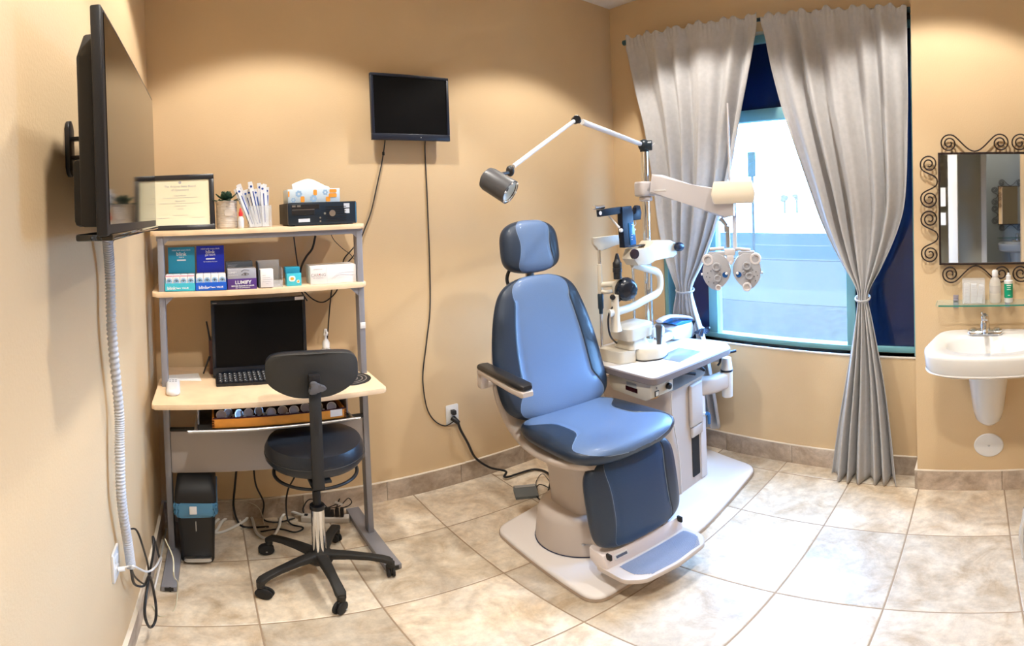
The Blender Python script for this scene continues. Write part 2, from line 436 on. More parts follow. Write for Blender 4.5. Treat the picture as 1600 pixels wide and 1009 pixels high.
# ceiling lamps: recessed can with the light it gives
for i, (lx, ly, wt) in enumerate(LAMPS):
    t = thing('ceiling_light', ['recessed ceiling lamp over the computer desk corner', 'recessed ceiling lamp over the window corner', 'recessed ceiling lamp by the doorway', 'recessed ceiling lamp in front of the sink'][i], 'ceiling light', (lx, ly, CEIL), 'recessed ceiling lamps')
    bm = BM(); lathe(bm, [(0.055, -0.001), (0.062, -0.006), (0.085, -0.006), (0.09, -0.001)], (lx, ly, CEIL), n=32, cap=False); obj('trim_ring', bm, WHITEP, t)
    bm = BM(); lathe(bm, [(0.0, -0.0015), (0.055, -0.0015)], (lx, ly, CEIL), n=32, cap=False); obj('lamp_lens', bm, mat('lit_lamp_lens', (0.9, 0.9, 0.85), 0.4, emit=LAMP_COLOR, estr=12), t)
    l = bpy.data.lights.new('lamp_light', 'SPOT'); l.energy = wt; l.color = LAMP_COLOR; l.spot_size = radians(112); l.spot_blend = 0.22; l.shadow_soft_size = 0.05
    lo = bpy.data.objects.new('lamp_light', l); lo.location = (lx, ly, CEIL - 0.02); col.objects.link(lo)
l = bpy.data.lights.new('passage_fill_light', 'POINT'); l.energy = 40; l.color = (1, 0.9, 0.78); l.shadow_soft_size = 0.12  # added bare light that brightens the passage, no fixture there
lo = bpy.data.objects.new('passage_fill_light', l); lo.location = (-1.0, -2.2, 2.6); col.objects.link(lo)

# ------------------------------------------------------------------ window
GX = XW + 0.08
bm = BM()
fr = 0.035
box(bm, (XW + 0.005, WY0 + 0.001, WZ0 + 0.001), (GX + 0.05, WY0 + 0.022, WZ1 - 0.001), 0.002)
box(bm, (XW + 0.005, WY1 - 0.028, WZ0 + 0.001), (GX + 0.05, WY1 - 0.001, WZ1 - 0.001), 0.002)
box(bm, (GX - 0.025, WY0 + 0.02, WZ0 + 0.001), (GX + 0.04, WY1 - 0.02, WZ0 + 0.03), 0.002)
box(bm, (GX - 0.025, WY0 + 0.02, 2.413), (GX + 0.04, WY1 - 0.02, WZ1 - 0.001), 0.002)
box(bm, (GX - 0.02, -0.723, WZ0 + 0.03), (GX + 0.04, -0.665, 2.413), 0.002)
box(bm, (GX - 0.02, -1.548, WZ0 + 0.03), (GX + 0.04, -1.502, 2.413), 0.002)
box(bm, (GX - 0.02, -1.502, 1.965), (GX + 0.04, -0.723, 2.03), 0.002)
win = struct('window_1', bm, TEALF)
bm = BM(); box(bm, (GX + 0.005, -1.502, WZ0 + 0.03), (GX + 0.011, -0.723, 1.965)); struct('clear_pane', bm, GLASSP, win, smooth=False)
for a, b, z0, z1 in ((-0.665, WY1 - 0.028, WZ0 + 0.03, 2.413), (WY0 + 0.022, -1.548, WZ0 + 0.03, 2.413), (-1.502, -0.723, 2.03, 2.413)):
    bm = BM(); box(bm, (GX, min(a, b), z0), (GX + 0.012, max(a, b), z1)); struct('dark_pane', bm, NAVYG, win, smooth=False)
bm = BM(); box(bm, (XW - 0.006, WY0 + 0.001, WZ0 - 0.012), (GX - 0.02, WY1 - 0.001, WZ0), 0.004); struct('window_sill', bm, mat('sill_plaster', (0.70, 0.62, 0.52), 0.6), win)

# outside: gravel, kerb, road, far verge, a street sign
GRAVEL = mat('pale_gravel', (0.036, 0.0265, 0.0195), 0.95, spec=0, bump=1.0, bscale=30, var=0.22, vscale=9)
ROADM = mat('pale_asphalt', (0.021, 0.0205, 0.0180), 0.9, spec=0, var=0.06, vscale=3)
WALKM = mat('concrete_walk', (0.042, 0.031, 0.0215), 0.9, spec=0, var=0.05, vscale=2)
bm = BM(); box(bm, (XW + 0.25, -30, -0.16), (21, 40, -0.12)); struct('ground_gravel', bm, GRAVEL, smooth=False)
bm = BM(); box(bm, (7.2, -30, -0.12), (8.3, 40, -0.112)); struct('sidewalk', bm, WALKM, smooth=False)
xk = at(1200, 405, z=-0.1).x
bm = BM(); box(bm, (xk, -30, -0.12), (xk + 0.2, 40, -0.09)); struct('kerb', bm, WALKM, smooth=False)
bm = BM(); box(bm, (xk + 0.2, -30, -0.12), (20.8, 40, -0.11)); struct('road', bm, ROADM, smooth=False)
xl = at(1200, 383, z=-0.1).x
bm = BM(); box(bm, (xl, -30, -0.11), (xl + 0.35, 40, -0.108)); struct('road_marking', bm, WALKM, smooth=False)
SGN = at(1176, 300, x=9.6)
t = thing('street_sign', 'blue-grey sign panel on a thin post outside the window', 'sign', (9.6, SGN.y, -0.12))
bm = BM(); cyl(bm, (9.6, SGN.y, -0.12), (9.6, SGN.y, 2.4), 0.03); obj('post', bm, mat('sign_post_grey', (0.035, 0.027, 0.019), 0.8, spec=0), t)
p0, p1 = at(1169, 238, x=9.6), at(1182, 276, x=9.6)
bm = BM(); box(bm, (9.55, p1.y, p1.z), (9.58, p0.y, p0.z), 0.01); obj('sign_panel', bm, mat('faded_sign_blue', (0.020, 0.024, 0.016), 0.8, spec=0), t)
for px, py, r in ((1226, 310, 0.42), (1245, 308, 0.36)):
    p = at(px, py, x=45)
    bm = BM()
    for k in range(5): sphere(bm, (p.x + random.uniform(-.2, .2), p.y + random.uniform(-.3, .3), p.z + random.uniform(-.2, .2)), r * random.uniform(.5, .9), 0.7, 8)
    cyl(bm, (p.x, p.y, -0.12), (p.x, p.y, p.z), 0.12)
    tag(obj('distant_tree', bm, mat('hazy_foliage', (0.055, 0.036, 0.02), 0.95, spec=0)), 'small hazy tree far beyond the road, ' + ('nearer the sign post' if px < 1235 else 'nearer the right curtain'), 'tree', 'far trees beyond the road')
# ================================================================== television on the left wall
TX = 0.12
t = thing('television', 'flat black television on a wall arm, glossy screen seen edge-on', 'television', (TX, -1.22, 1.68))
bm = BM(); box(bm, (TX - 0.016, -1.530, 1.517), (TX, -0.922, 1.849), 0.003); obj('bezel', bm, BLACK, t)
bm = BM(); box(bm, (TX - 0.0005, -1.517, 1.533), (TX + 0.0012, -0.931, 1.840)); obj('screen', bm, GLOSSBLK, t, smooth=False)
bm = BM(); prism(bm, [(-1.505, 1.53), (-0.93, 1.53), (-0.94, 1.78), (-0.98, 1.83), (-1.46, 1.83), (-1.505, 1.78)], 0, TX - 0.045, TX - 0.015, 0.006)
box(bm, (TX - 0.062, -1.48, 1.53), (TX - 0.03, -0.98, 1.63), 0.008); obj('rear_housing', bm, BLACKM, t)
bm = BM(); box(bm, (TX - 0.05, -1.515, 1.510), (TX + 0.004, -0.91, 1.520), 0.003); obj('lower_trim', bm, GLOSSBLK, t)
t = thing('wall_bracket', 'black swivel bracket holding the television to the left wall', 'bracket', (0, -1.30, 1.67))
bm = BM(); prism(bm, rrect(0.034, 0.105, 0.016, cx=-1.303, cy=1.672), 0, 0.0005, 0.009, 0.002); obj('wall_plate', bm, BLACK, t)
for z in (1.690, 1.655):
    bm = BM(); box(bm, (0.008, -1.312, z - 0.003), (0.052, -1.290, z + 0.003), 0.001); obj('arm', bm, BLACK, t)
bm = BM(); cyl(bm, (0.045, -1.301, 1.65), (0.045, -1.301, 1.695), 0.009); box(bm, (0.05, -1.33, 1.64), (0.0575, -1.27, 1.70), 0.002); obj('swivel', bm, BLACK, t)

# corrugated conduit with the television cables
HP = [at(168, 372, x=0.035), at(172, 430, x=0.03), at(175, 520, x=0.03), at(186, 640, x=0.03), at(187, 700, x=0.03), at(190, 780, x=0.03), at(200, 850, x=0.03), at(205, 886, x=0.035)]
bm = BM(); sp = smooth_path(HP, 60)
m_ = len(sp)
tube(bm, sp, 0.0135, n=14, rough=True, rad=lambda q: 0.0110 + 0.0012 * (1 if int(q * (m_ - 1)) % 4 < 2 else -1)); tag(obj('cable_conduit', bm, HOSE), 'grey corrugated conduit hanging down the left wall under the television', 'conduit')
for k, (u, v) in enumerate(((168, 352), (176, 352))):
    bm = BM(); tube(bm, [Vector((0.09, at(u, v, x=0.09).y, 1.53)), (0.05, HP[0].y + (0.006 if k else -0.004), 1.50), HP[0] + Vector((0.003, 0.003 * (1 if k else -1), -0.012))], 0.003)
    tag(obj('television_cable', bm, BLACK), 'black cable from the television into the conduit, ' + ('the one nearer the room corner' if k else 'the one nearer the wall bracket'), 'cable', 'television cables')
def plate_outlet(name, label, c, ax, w=0.07, h=0.115, ups=(0.02, -0.02)):
    "wall plate; ax 'x' on the left wall, 'y' on the back wall"
    t = thing(name, label, 'outlet', c)
    bm = BM()
    if ax == 'y': prism(bm, rrect(w, h, 0.006, cx=c[0], cy=c[2]), 1, c[1] - 0.006, c[1] - 0.0005, 0.0015)
    else: prism(bm, rrect(w, h, 0.006, cx=c[1], cy=c[2]), 0, c[0] + 0.0005, c[0] + 0.006, 0.0015)
    obj('cover_plate', bm, WHITEP, t)
    for dz in ups:
        bm = BM()
        if ax == 'y': prism(bm, rrect(0.032, 0.028, 0.008, cx=c[0], cy=c[2] + dz), 1, c[1] - 0.008, c[1] - 0.005)
        else: prism(bm, rrect(0.032, 0.028, 0.008, cx=c[1], cy=c[2] + dz), 0, c[0] + 0.005, c[0] + 0.008)
        obj('socket', bm, mat('socket_white', (0.7, 0.7, 0.69), 0.4), t)
    return t
plate_outlet('wall_outlet', 'white outlet plate low on the left wall beside the conduit', (0, -1.03, 0.555), 'x')
plate_outlet('wall_outlet', 'white outlet plate on the back wall below the small monitor', (1.397, 0, 0.443), 'y')
bm = BM(); tube(bm, [(0.008, -1.035, 0.535), (0.035, -1.02, 0.54), at(210, 885, x=0.05), at(230, 893, x=0.06), at(243, 885, x=0.07), at(252, 872, x=0.05), (0.028, -0.60, 0.03), (0.024, -0.40, 0.006), (0.024, -0.09, 0.006)], 0.0035)
cyl(bm, (0.008, -1.035, 0.535), (0.025, -1.03, 0.537), 0.008); tag(obj('white_cable', bm, WHITEP), 'white cord plugged into the outlet low on the left wall', 'cord')
bm = BM(); tube(bm, [at(205, 890, x=0.03), at(210, 912, x=0.03), at(225, 915, x=0.05), at(234, 900, x=0.05), at(243, 940, x=0.06), at(243, 968, x=0.07), at(234, 980, x=0.06), at(226, 955, x=0.05), at(232, 905, x=0.05), at(240, 860, x=0.04), (0.03, -0.55, 0.3), (0.03, -0.4, 0.05)], 0.004)
tag(obj('black_cable', bm, BLACK), 'black cord looping down from the conduit end to the floor', 'cord')
bm = BM(); tube(bm, [at(203, 826, x=0.02), at(213, 828, x=0.03), at(222, 850, x=0.04), at(232, 888, x=0.04), at(228, 912, x=0.04), at(210, 900, x=0.03), at(204, 880, x=0.03)], 0.003)
tag(obj('cable', bm, BLACK), 'thin black cable with a plug beside the conduit end', 'cable')
bm = BM(); tube(bm, [at(258, 842, x=0.09), at(270, 870, x=0.13), at(272, 900, x=0.14), (0.11, -0.62, 0.10), (0.10, -0.68, 0.004), (0.06, -0.72, 0.003), (0.03, -0.66, 0.004)], 0.0018)
tag(obj('wire', bm, mat('yellowed_wire', (0.55, 0.52, 0.38), 0.5)), 'thin pale wire trailing to the floor beside the desk foot', 'wire')

# ================================================================== computer desk
DL, DR, PY = 0.060, 0.850, -0.29
t = desk = thing('computer_desk', 'tall grey metal computer cart with maple shelves and desktop', 'desk', (0.455, -0.3, 0))
for x0, x1 in ((0.048, 0.102), (0.812, 0.872)):
    bm = BM(); box(bm, (x0, -0.566, 0.004), (x1, -0.06, 0.034), 0.003); obj('foot', bm, GREYM, t)
    bm = BM(); box(bm, (x0 + 0.012, -0.5685, 0.009), (x1 - 0.012, -0.5655, 0.029), 0.001); box(bm, (x0 + 0.028, -0.5695, 0.006), (x0 + 0.034, -0.566, 0.032)); obj('foot_cap', bm, BLACKM, t)
for x in (0.066, 0.850):
    bm = BM(); box(bm, (x - 0.012, PY - 0.0125, 0.034), (x + 0.012, PY + 0.035, 1.462), 0.003); obj('post', bm, GREYM, t)
def board(name, x0, x1, y0, y1, z0, z1, r=0.02):
    bm = BM(); prism(bm, rrect(x1 - x0, y1 - y0, r, cx=(x0 + x1) / 2, cy=(y0 + y1) / 2), 2, z0, z1, 0.006); return obj(name, bm, WOODL, t)
board('top_shelf', 0.028, 0.872, -0.315, -0.04, 1.467, 1.486)
board('middle_shelf', 0.028, 0.872, -0.315, -0.04, 1.232, 1.252)
board('desktop', 0.036, 0.872, -0.50, -0.04, 0.845, 0.865, 0.012)
bm = BM(); box(bm, (0.05, -0.30, 1.447), (0.866, -0.283, 1.467), 0.002); obj('shelf_rail', bm, GREYM, t)
for z in (1.232, 1.467):
    for sx, x in ((1, 0.079), (-1, 0.837)):
        bm = BM(); prism(bm, [(x, z), (x + sx * 0.035, z), (x, z - 0.035)], 1, -0.302, -0.296); obj('corner_gusset', bm, GREYM, t, smooth=False)
bm = BM(); box(bm, (0.079, -0.296, 0.462), (0.837, -0.288, 0.668), 0.002); obj('modesty_panel', bm, LGREY, t)
bm = BM(); box(bm, (0.079, -0.31, 0.668), (0.837, -0.286, 0.680), 0.002); obj('cross_rail', bm, BLACKM, t)
bm = BM(); box(bm, (0.840, -0.306, 1.06), (0.862, -0.301, 1.085), 0.001); obj('clip', bm, WHITEP, t)
# keyboard tray hanging below the desktop
bm = BM(); prism(bm, rrect(0.54, 0.26, 0.02, cx=0.462, cy=-0.366), 2, 0.749, 0.757, 0.002); obj('keyboard_tray', bm, BLACKM, t)
bm = BM(); tube(bm, [(0.19, -0.30, 0.756), (0.186, -0.482, 0.756), (0.20, -0.498, 0.756), (0.725, -0.498, 0.756), (0.738, -0.482, 0.756), (0.735, -0.30, 0.756)], 0.006, sub=6); obj('tray_rail', bm, STEEL, t)
for x in (0.194, 0.732):
    bm = BM(); box(bm, (x - 0.003, -0.45, 0.763), (x + 0.003, -0.28, 0.845), 0.001); obj('tray_hanger', bm, GREYM, t)

# trial lens tray
bx0, bx1, by0, by1, bz0, bz1 = 0.243, 0.718, -0.482, -0.33, 0.7575, 0.796
t = thing('wooden_lens_case', 'open orange wooden case of trial lenses on the keyboard tray', 'case', (0.48, -0.38, bz0))
bm = BM()
for a, b in (((bx0, by0, bz0), (bx1, by0 + 0.007, bz1)), ((bx0, by1 - 0.007, bz0), (bx1, by1, bz1)), ((bx0, by0, bz0), (bx0 + 0.007, by1, bz1)), ((bx1 - 0.007, by0, bz0), (bx1, by1, bz1)), ((bx0, by0, bz0), (bx1, by1, bz0 + 0.004))): box(bm, a, b, 0.0005)
obj('case_walls', bm, ORANGEW, t)
bm = BM(); box(bm, (bx0 + 0.007, by0 + 0.007, bz0 + 0.004), (bx1 - 0.007, by1 - 0.007, bz0 + 0.02)); 
for k in range(1, 6): box(bm, (bx0 + k * 0.079 - 0.002, by0 + 0.007, bz0 + 0.02), (bx0 + k * 0.079 + 0.002, by1 - 0.007, bz1 - 0.004))
box(bm, (bx0 + 0.002, by0 + 0.001, bz1), (bx1 - 0.002, by0 + 0.009, bz1 + 0.003)); obj('lining', bm, MAROON, t, smooth=False)
bm = BM()
for k in range(4): box(bm, (bx0 - 0.0006, by0 - 0.0006, bz0 + 0.006 + k * 0.010), (bx0 + 0.008, by0 + 0.001, bz0 + 0.010 + k * 0.010)); box(bm, (bx1 - 0.008, by0 - 0.0006, bz0 + 0.006 + k * 0.010), (bx1 + 0.0006, by0 + 0.001, bz0 + 0.010 + k * 0.010))
obj('finger_joint', bm, mat('dark_joint', (0.35, 0.10, 0.015), 0.5), t, smooth=False)
bm = BM(); box(bm, (0.660, by0 - 0.001, bz0 + 0.012), (0.704, by0, bz0 + 0.040)); obj('case_label', bm, PAPER, t, smooth=False)
lens0 = None
for k, lx in enumerate((0.275, 0.300, 0.338, 0.372, 0.410, 0.452, 0.495, 0.535, 0.580, 0.625, 0.672)):
    if lens0 is None:
        lens0 = thing('trial_lens', 'round trial lens with a small tab standing in the wooden case', 'lens', (lx, by0 + 0.035, bz0 + 0.0225), 'trial lenses in the wooden case')
        bm = BM(); lathe(bm, [(0.0, -0.001), (0.016, -0.0012), (0.0165, 0), (0.016, 0.0012), (0.0, 0.001)], (lx, by0 + 0.035, bz0 + 0.042), (0.25, -1, 0.35), 24, cap=False); obj('lens', bm, LENS, lens0)
        bm = BM(); lathe(bm, [(0.0162, -0.002), (0.0185, -0.002), (0.0185, 0.002), (0.0162, 0.002), (0.0162, -0.002)], (lx, by0 + 0.035, bz0 + 0.042), (0.25, -1, 0.35), 24, cap=False); obj('rim', bm, STEEL, lens0)
        bm = BM(); box(bm, (lx + 0.012, by0 + 0.020, bz0 + 0.0225), (lx + 0.022, by0 + 0.027, bz0 + 0.036), 0.001); obj('tab', bm, WHITEP, lens0)
    else:
        c = copy_tree(lens0); c.location = (lx, by0 + 0.035 + random.uniform(-.006, .02), bz0 + 0.0225); c.rotation_euler.z = random.uniform(-.4, .4)

# ================================================================== things on the cart
SH2, SH1, DT = 1.486, 1.252, 0.865
# certificate
def lean(c, ang): return Matrix.Translation(c) @ Matrix.Rotation(ang, 4, 'X')
t = thing('framed_certificate', 'black-framed cream certificate leaning on the top shelf beside the plant', 'picture frame', (0.145, -0.27, SH2))
M = lean((0.145, -0.275, SH2 + 0.001), radians(-14))
FW, FH = 0.272, 0.225
bm = BM()
for a, b in (((-FW / 2, 0, 0), (FW / 2, 0.014, 0.02)), ((-FW / 2, 0, FH - 0.02), (FW / 2, 0.014, FH)), ((-FW / 2, 0, 0.02), (-FW / 2 + 0.02, 0.014, FH - 0.02)), ((FW / 2 - 0.02, 0, 0.02), (FW / 2, 0.014, FH - 0.02))): box(bm, a, b, 0.002)
obj('frame', bm, mat('black_satin_frame', (0.02, 0.02, 0.024), 0.3), t, M=M)
bm = BM(); box(bm, (-FW / 2 + 0.018, 0.006, 0.018), (FW / 2 - 0.018, 0.012, FH - 0.018)); obj('certificate_sheet', bm, PARCH, t, smooth=False, M=M)
bm = BM(); box(bm, (-FW / 2 + 0.019, 0.003, 0.019), (FW / 2 - 0.019, 0.0045, FH - 0.019)); obj('glass', bm, mat('frame_glass', (0.9, 0.9, 0.9), 0.03, alpha=0.06, spec=0.8), t, smooth=False, M=M)
for s_, sz, z in (('The Arizona State Board', 0.0125, 0.178), ('of Optometry', 0.0125, 0.164), ('hereby certifies that', 0.006, 0.140), ('Optometrist', 0.008, 0.118), ('is licensed to practice', 0.0055, 0.098), ('in the State', 0.0055, 0.086)):
    text(s_, sz, M @ face((0, 0.0055, z), (1, 0, 0), (0, 0, 1)), INKL, t)
bm = BM()
for z, hw in ((0.131, 0.07), (0.108, 0.085), (0.06, 0.03)): box(bm, (-hw, 0.0052, z), (hw, 0.0058, z + 0.0008))
for k in (-1, 1): box(bm, (k * 0.07 - 0.025, 0.0052, 0.05), (k * 0.07 + 0.025, 0.0058, 0.0508))
lathe(bm, [(0.0, 0), (0.006, 0)], (0, 0.0056, 0.194), (0, -1, 0), 16, cap=False)
obj('ruled_line', bm, INKL, t, smooth=False, M=M)
# succulent in ribbed tin
px_, py_ = 0.328, -0.235
t = thing('potted_succulent', 'dark green succulent in a whitewashed ribbed tin pot', 'plant', (px_, py_, SH2))
prof = [(0.0, 0.0005), (0.040, 0.0005)]
for k in range(14):
    z = 0.006 + k * 0.0068; prof += [(0.0415, z), (0.0425, z + 0.0025), (0.0412, z + 0.005)]
prof += [(0.043, 0.104), (0.044, 0.107), (0.0425, 0.109), (0.040, 0.105), (0.039, 0.095), (0, 0.095)]
bm = BM(); lathe(bm, prof, (px_, py_, SH2), n=36, cap=False); obj('tin_pot', bm, POTM, t)
bm = BM(); lathe(bm, [(0, 0.094), (0.0395, 0.096)], (px_, py_, SH2), n=20, cap=False); obj('soil', bm, mat('dark_soil', (0.05, 0.035, 0.025), 0.9), t)
bm = BM(); prism(bm, rrect(0.034, 0.026, 0.012, cx=px_ + 0.006, cy=SH2 + 0.062), 1, py_ - 0.0445, py_ - 0.040); obj('raised_badge', bm, POTM, t)
bm = BM()
for ring, (nl, L, up, z) in enumerate(((9, 0.060, 0.18, 0.108), (8, 0.052, 0.55, 0.114), (6, 0.036, 1.0, 0.12))):
    for k in range(nl):
        a = 2 * pi * k / nl + ring * 0.4; d = Vector((cos(a) * cos(up), sin(a) * cos(up), sin(up))); s_ = Vector((-sin(a), cos(a), 0)); n_ = d.cross(s_)
        o = Vector((px_, py_, SH2 + z - 0.004)); rings = []
        for q in range(9):
            tt = q / 8; wd = 0.0125 * sin(pi * min(1, tt * 0.86 + 0.1)) ** 0.8; th = 0.004 * (1 - tt * 0.7); bend = n_ * (-0.012 * tt * (1 - tt))
            c_ = o + d * L * tt + bend
            rings.append([c_ + s_ * wd * cos(x) + n_ * th * sin(x) for x in [2 * pi * i / 10 for i in range(10)]])
        loft(bm, rings)
obj('leaf_rosette', bm, LEAF, t)
# dropper bottle
t = thing('dropper_bottle', 'small white dropper bottle with a red cap beside the tin pot', 'bottle', (0.381, -0.275, SH2))
bm = BM(); lathe(bm, [(0.0, 0.0005), (0.0105, 0.0005), (0.0115, 0.003), (0.0115, 0.036), (0.008, 0.043), (0.006, 0.046), (0.006, 0.05)], (0.381, -0.275, SH2), n=20); obj('bottle_body', bm, WHITEP, t)
bm = BM(); lathe(bm, [(0.0085, 0.047), (0.0085, 0.060), (0.005, 0.066), (0.0035, 0.076), (0.0015, 0.078)], (0.381, -0.275, SH2), n=20); obj('cap', bm, RED, t)
bm = BM(); lathe(bm, [(0.0118, 0.008), (0.0118, 0.030)], (0.381, -0.275, SH2), n=20, cap=False); obj('label_band', bm, mat('pale_label', (0.62, 0.68, 0.78), 0.5), t)
# bin of swab packets
cx_, cy_ = 0.458, -0.235
t = thing('clear_bin', 'clear plastic bin full of sealed swab packets', 'container', (cx_, cy_, SH2))
bm = BM()
for a, b in (((-.045, -.04, .0005), (.045, .04, .003)), ((-.045, -.04, .003), (.045, -.038, .085)), ((-.045, .038, .003), (.045, .04, .085)), ((-.045, -.038, .003), (-.043, .038, .085)), ((.043, -.038, .003), (.045, .038, .085))): box(bm, a, b)
obj('bin_walls', bm, CLEAR, t, smooth=False, M=Matrix.Translation((cx_, cy_, SH2)))
pk0 = None
for k in range(18):
    fx_ = -0.034 + 0.068 * ((k * 5) % 14) / 13; fy_ = -0.03 + 0.058 * (k % 4) / 3
    tilt = radians(-20 + 24 * (fx_ + 0.034) / 0.068 + random.uniform(-3, 3)); h_ = random.uniform(0.145, 0.18)
    if pk0 is None:
        pk0 = thing('swab_packet', 'slim white and blue sealed packet standing in the clear bin', 'packet', (0, 0, 0), 'sealed packets in the clear bin')
        bm = BM(); prism(bm, rrect(0.0165, 0.165, 0.002, cx=0, cy=0.0825), 1, -0.0012, 0.0012); obj('wrapper', bm, mat('packet_white', (0.80, 0.82, 0.86), 0.25), pk0)
        bm = BM(); prism(bm, rrect(0.004, 0.12, 0.0015, cx=0.003, cy=0.07), 1, -0.0024, -0.0012); lathe(bm, [(0.0, 0), (0.0045, 0.0), (0.0045, 0.0008), (0, 0.0008)], (0, -0.0012, 0.148), (0, -1, 0), 14, cap=False); obj('blue_marking', bm, mat('packet_blue', (0.03, 0.09, 0.36), 0.3), pk0)
        pk = pk0
    else: pk = copy_tree(pk0)
    pk.location = (cx_ + fx_ * 0.9 - tilt * 0.0, cy_ + fy_, SH2 + 0.0045); pk.rotation_euler = (radians(random.uniform(-4, 4)), tilt, radians(random.uniform(-12, 12)) + (pi if k % 5 == 3 else 0)); pk.scale.z = h_ / 0.165
# slim desktop computer
t = thing('desktop_computer', 'black slim desktop computer lying flat on the top shelf', 'computer', (0.70, -0.19, SH2))
X0, X1, Y0, Y1, Z0, Z1 = 0.565, 0.843, -0.292, -0.06, SH2 + 0.004, SH2 + 0.090
bm = BM(); box(bm, (X0, Y0 + 0.006, Z0), (X1, Y1, Z1), 0.003); obj('case', bm, BLACKM, t)
bm = BM(); prism(bm, rrect(X1 - X0 + 0.002, Z1 - Z0 + 0.001, 0.005, cx=(X0 + X1) / 2, cy=(Z0 + Z1) / 2), 1, Y0 - 0.004, Y0 + 0.006, 0.002); obj('front_panel', bm, mat('blue_black_panel', (0.01, 0.02, 0.035), 0.3), t)
bm = BM()
box(bm, (X0 + 0.014, Y0 - 0.0055, Z0 + 0.062), (X0 + 0.125, Y0 - 0.004, Z0 + 0.080), 0.0006); box(bm, (X0 + 0.014, Y0 - 0.0055, Z0 + 0.038), (X0 + 0.105, Y0 - 0.004, Z0 + 0.056), 0.0006)
for k in range(7): box(bm, (X0 + 0.150, Y0 - 0.005, Z0 + 0.012 + k * 0.009), (X0 + 0.235, Y0 - 0.004, Z0 + 0.0145 + k * 0.009))
obj('drive_slot', bm, BLACK, t, smooth=False)
bm = BM(); box(bm, (X0 + 0.016, Y0 - 0.0062, Z0 + 0.0585), (X0 + 0.105, Y0 - 0.0055, Z0 + 0.0600)); box(bm, (X0 + 0.016, Y0 - 0.0062, Z0 + 0.070), (X0 + 0.030, Y0 - 0.0055, Z0 + 0.077)); box(bm, (X0 + 0.036, Y0 - 0.0062, Z0 + 0.070), (X0 + 0.050, Y0 - 0.0055, Z0 + 0.077)); obj('silver_trim', bm, STEEL, t, smooth=False)
bm = BM(); lathe(bm, [(0, 0), (0.0125, 0), (0.0125, 0.002), (0, 0.003)], (X0 + 0.178, Y0 - 0.004, Z0 + 0.042), (0, -1, 0), 24, cap=False)
for dz in (0.012, 0.026): lathe(bm, [(0.0035, 0), (0.0035, 0.0015), (0, 0.0015)], (X0 + 0.128, Y0 - 0.004, Z0 + dz), (0, -1, 0), 12, cap=False)
lathe(bm, [(0.0045, 0), (0.0045, 0.0015), (0, 0.0015)], (X0 + 0.147, Y0 - 0.004, Z0 + 0.042), (0, -1, 0), 12, cap=False)
obj('power_button', bm, STEEL, t)
bm = BM(); box(bm, (X0 + 0.226, Y0 - 0.0045, Z0 + 0.062), (X0 + 0.250, Y0 - 0.0038, Z0 + 0.079)); box(bm, (X0 + 0.229, Y0 - 0.0045, Z0 + 0.040), (X0 + 0.249, Y0 - 0.0038, Z0 + 0.058)); box(bm, (X0 + 0.040, Y0 - 0.0045, Z0 + 0.011), (X0 + 0.086, Y0 - 0.0038, Z0 + 0.024)); obj('sticker', bm, mat('sticker_silver', (0.62, 0.66, 0.74), 0.4), t, smooth=False)
bm = BM(); box(bm, (X1 - 0.004, Y0 - 0.005, Z0 + 0.003), (X1 - 0.001, Y0 - 0.003, Z1 - 0.003)); obj('edge_strip', bm, mat('edge_blue', (0.06, 0.22, 0.40), 0.3), t, smooth=False)
bm = BM(); [box(bm, (x, y, SH2 + 0.0002), (x + 0.02, y + 0.02, Z0)) for x in (X0 + 0.01, X1 - 0.03) for y in (Y0 + 0.02, Y1 - 0.04)]; obj('rubber_foot', bm, RUBBER, t)
# tissue box
t = thing('tissue_box', 'flower-printed tissue box on top of the black desktop computer', 'tissue box', (0.68, -0.19, Z1))
bx = (0.575, -0.24, Z1 + 0.001, 0.792, -0.12, Z1 + 0.056)
bm = BM(); box(bm, bx[:3], bx[3:], 0.002); obj('carton', bm, TISSB, t)
bm = BM()
for (fx_, fz, r, n_) in ((0.045, 0.036, 0.017, 7), (0.105, 0.016, 0.018, 7), (0.155, 0.040, 0.014, 6), (0.022, 0.012, 0.012, 6)):
    for k in range(n_):
        a = 2 * pi * k / n_; c_ = (bx[0] + fx_ + cos(a) * r * .55, bx[1] - 0.0004, bx[2] + min(0.052, max(0.003, fz + sin(a) * r * .55)))
        lathe(bm, [(0, 0.0), (r * 0.3, 0.0), (0, 0.0003)], c_, (0, -1, 0), 10, cap=False)
obj('flower_print', bm, BLUEP, t, smooth=False)
bm = BM()
for x, z, w_, h_ in ((0.004, 0.036, 0.006, 0.022), (0.060, 0.014, 0.016, 0.024), (0.113, 0.040, 0.015, 0.022), (0.188, 0.045, 0.030, 0.014), (0.186, 0.027, 0.034, 0.016), (0.166, 0.012, 0.018, 0.02)): prism(bm, rrect(w_, h_, 0.0045 if w_ > 0.01 else 0.002, cx=bx[0] + x, cy=bx[2] + z), 1, bx[1] - 0.0012, bx[1] - 0.0004)
obj('orange_petal', bm, ORANGE, t, smooth=False)
bm = BM(); rings = []
for k in range(13):
    tt = k / 12; x = 0.605 + 0.155 * tt; h_ = 0.012 + 0.036 * sin(pi * min(1, tt * 0.9 + 0.12)) ** 1.2 * (1.1 - 0.4 * tt)
    rings.append([Vector((x, -0.18 + 0.012 * cos(a) * (1.2 - h_ * 6) + 0.006 * sin(9 * tt + a), Z1 + 0.055 + max(0, sin(a)) * h_ + 0.003 * sin(7 * tt + 2 * a))) for a in [2 * pi * i / 14 for i in range(14)]])
loft(bm, rings); tag(obj('tissue', bm, TISSUE), 'white tissue pulled up out of the flower-printed box', 'tissue')

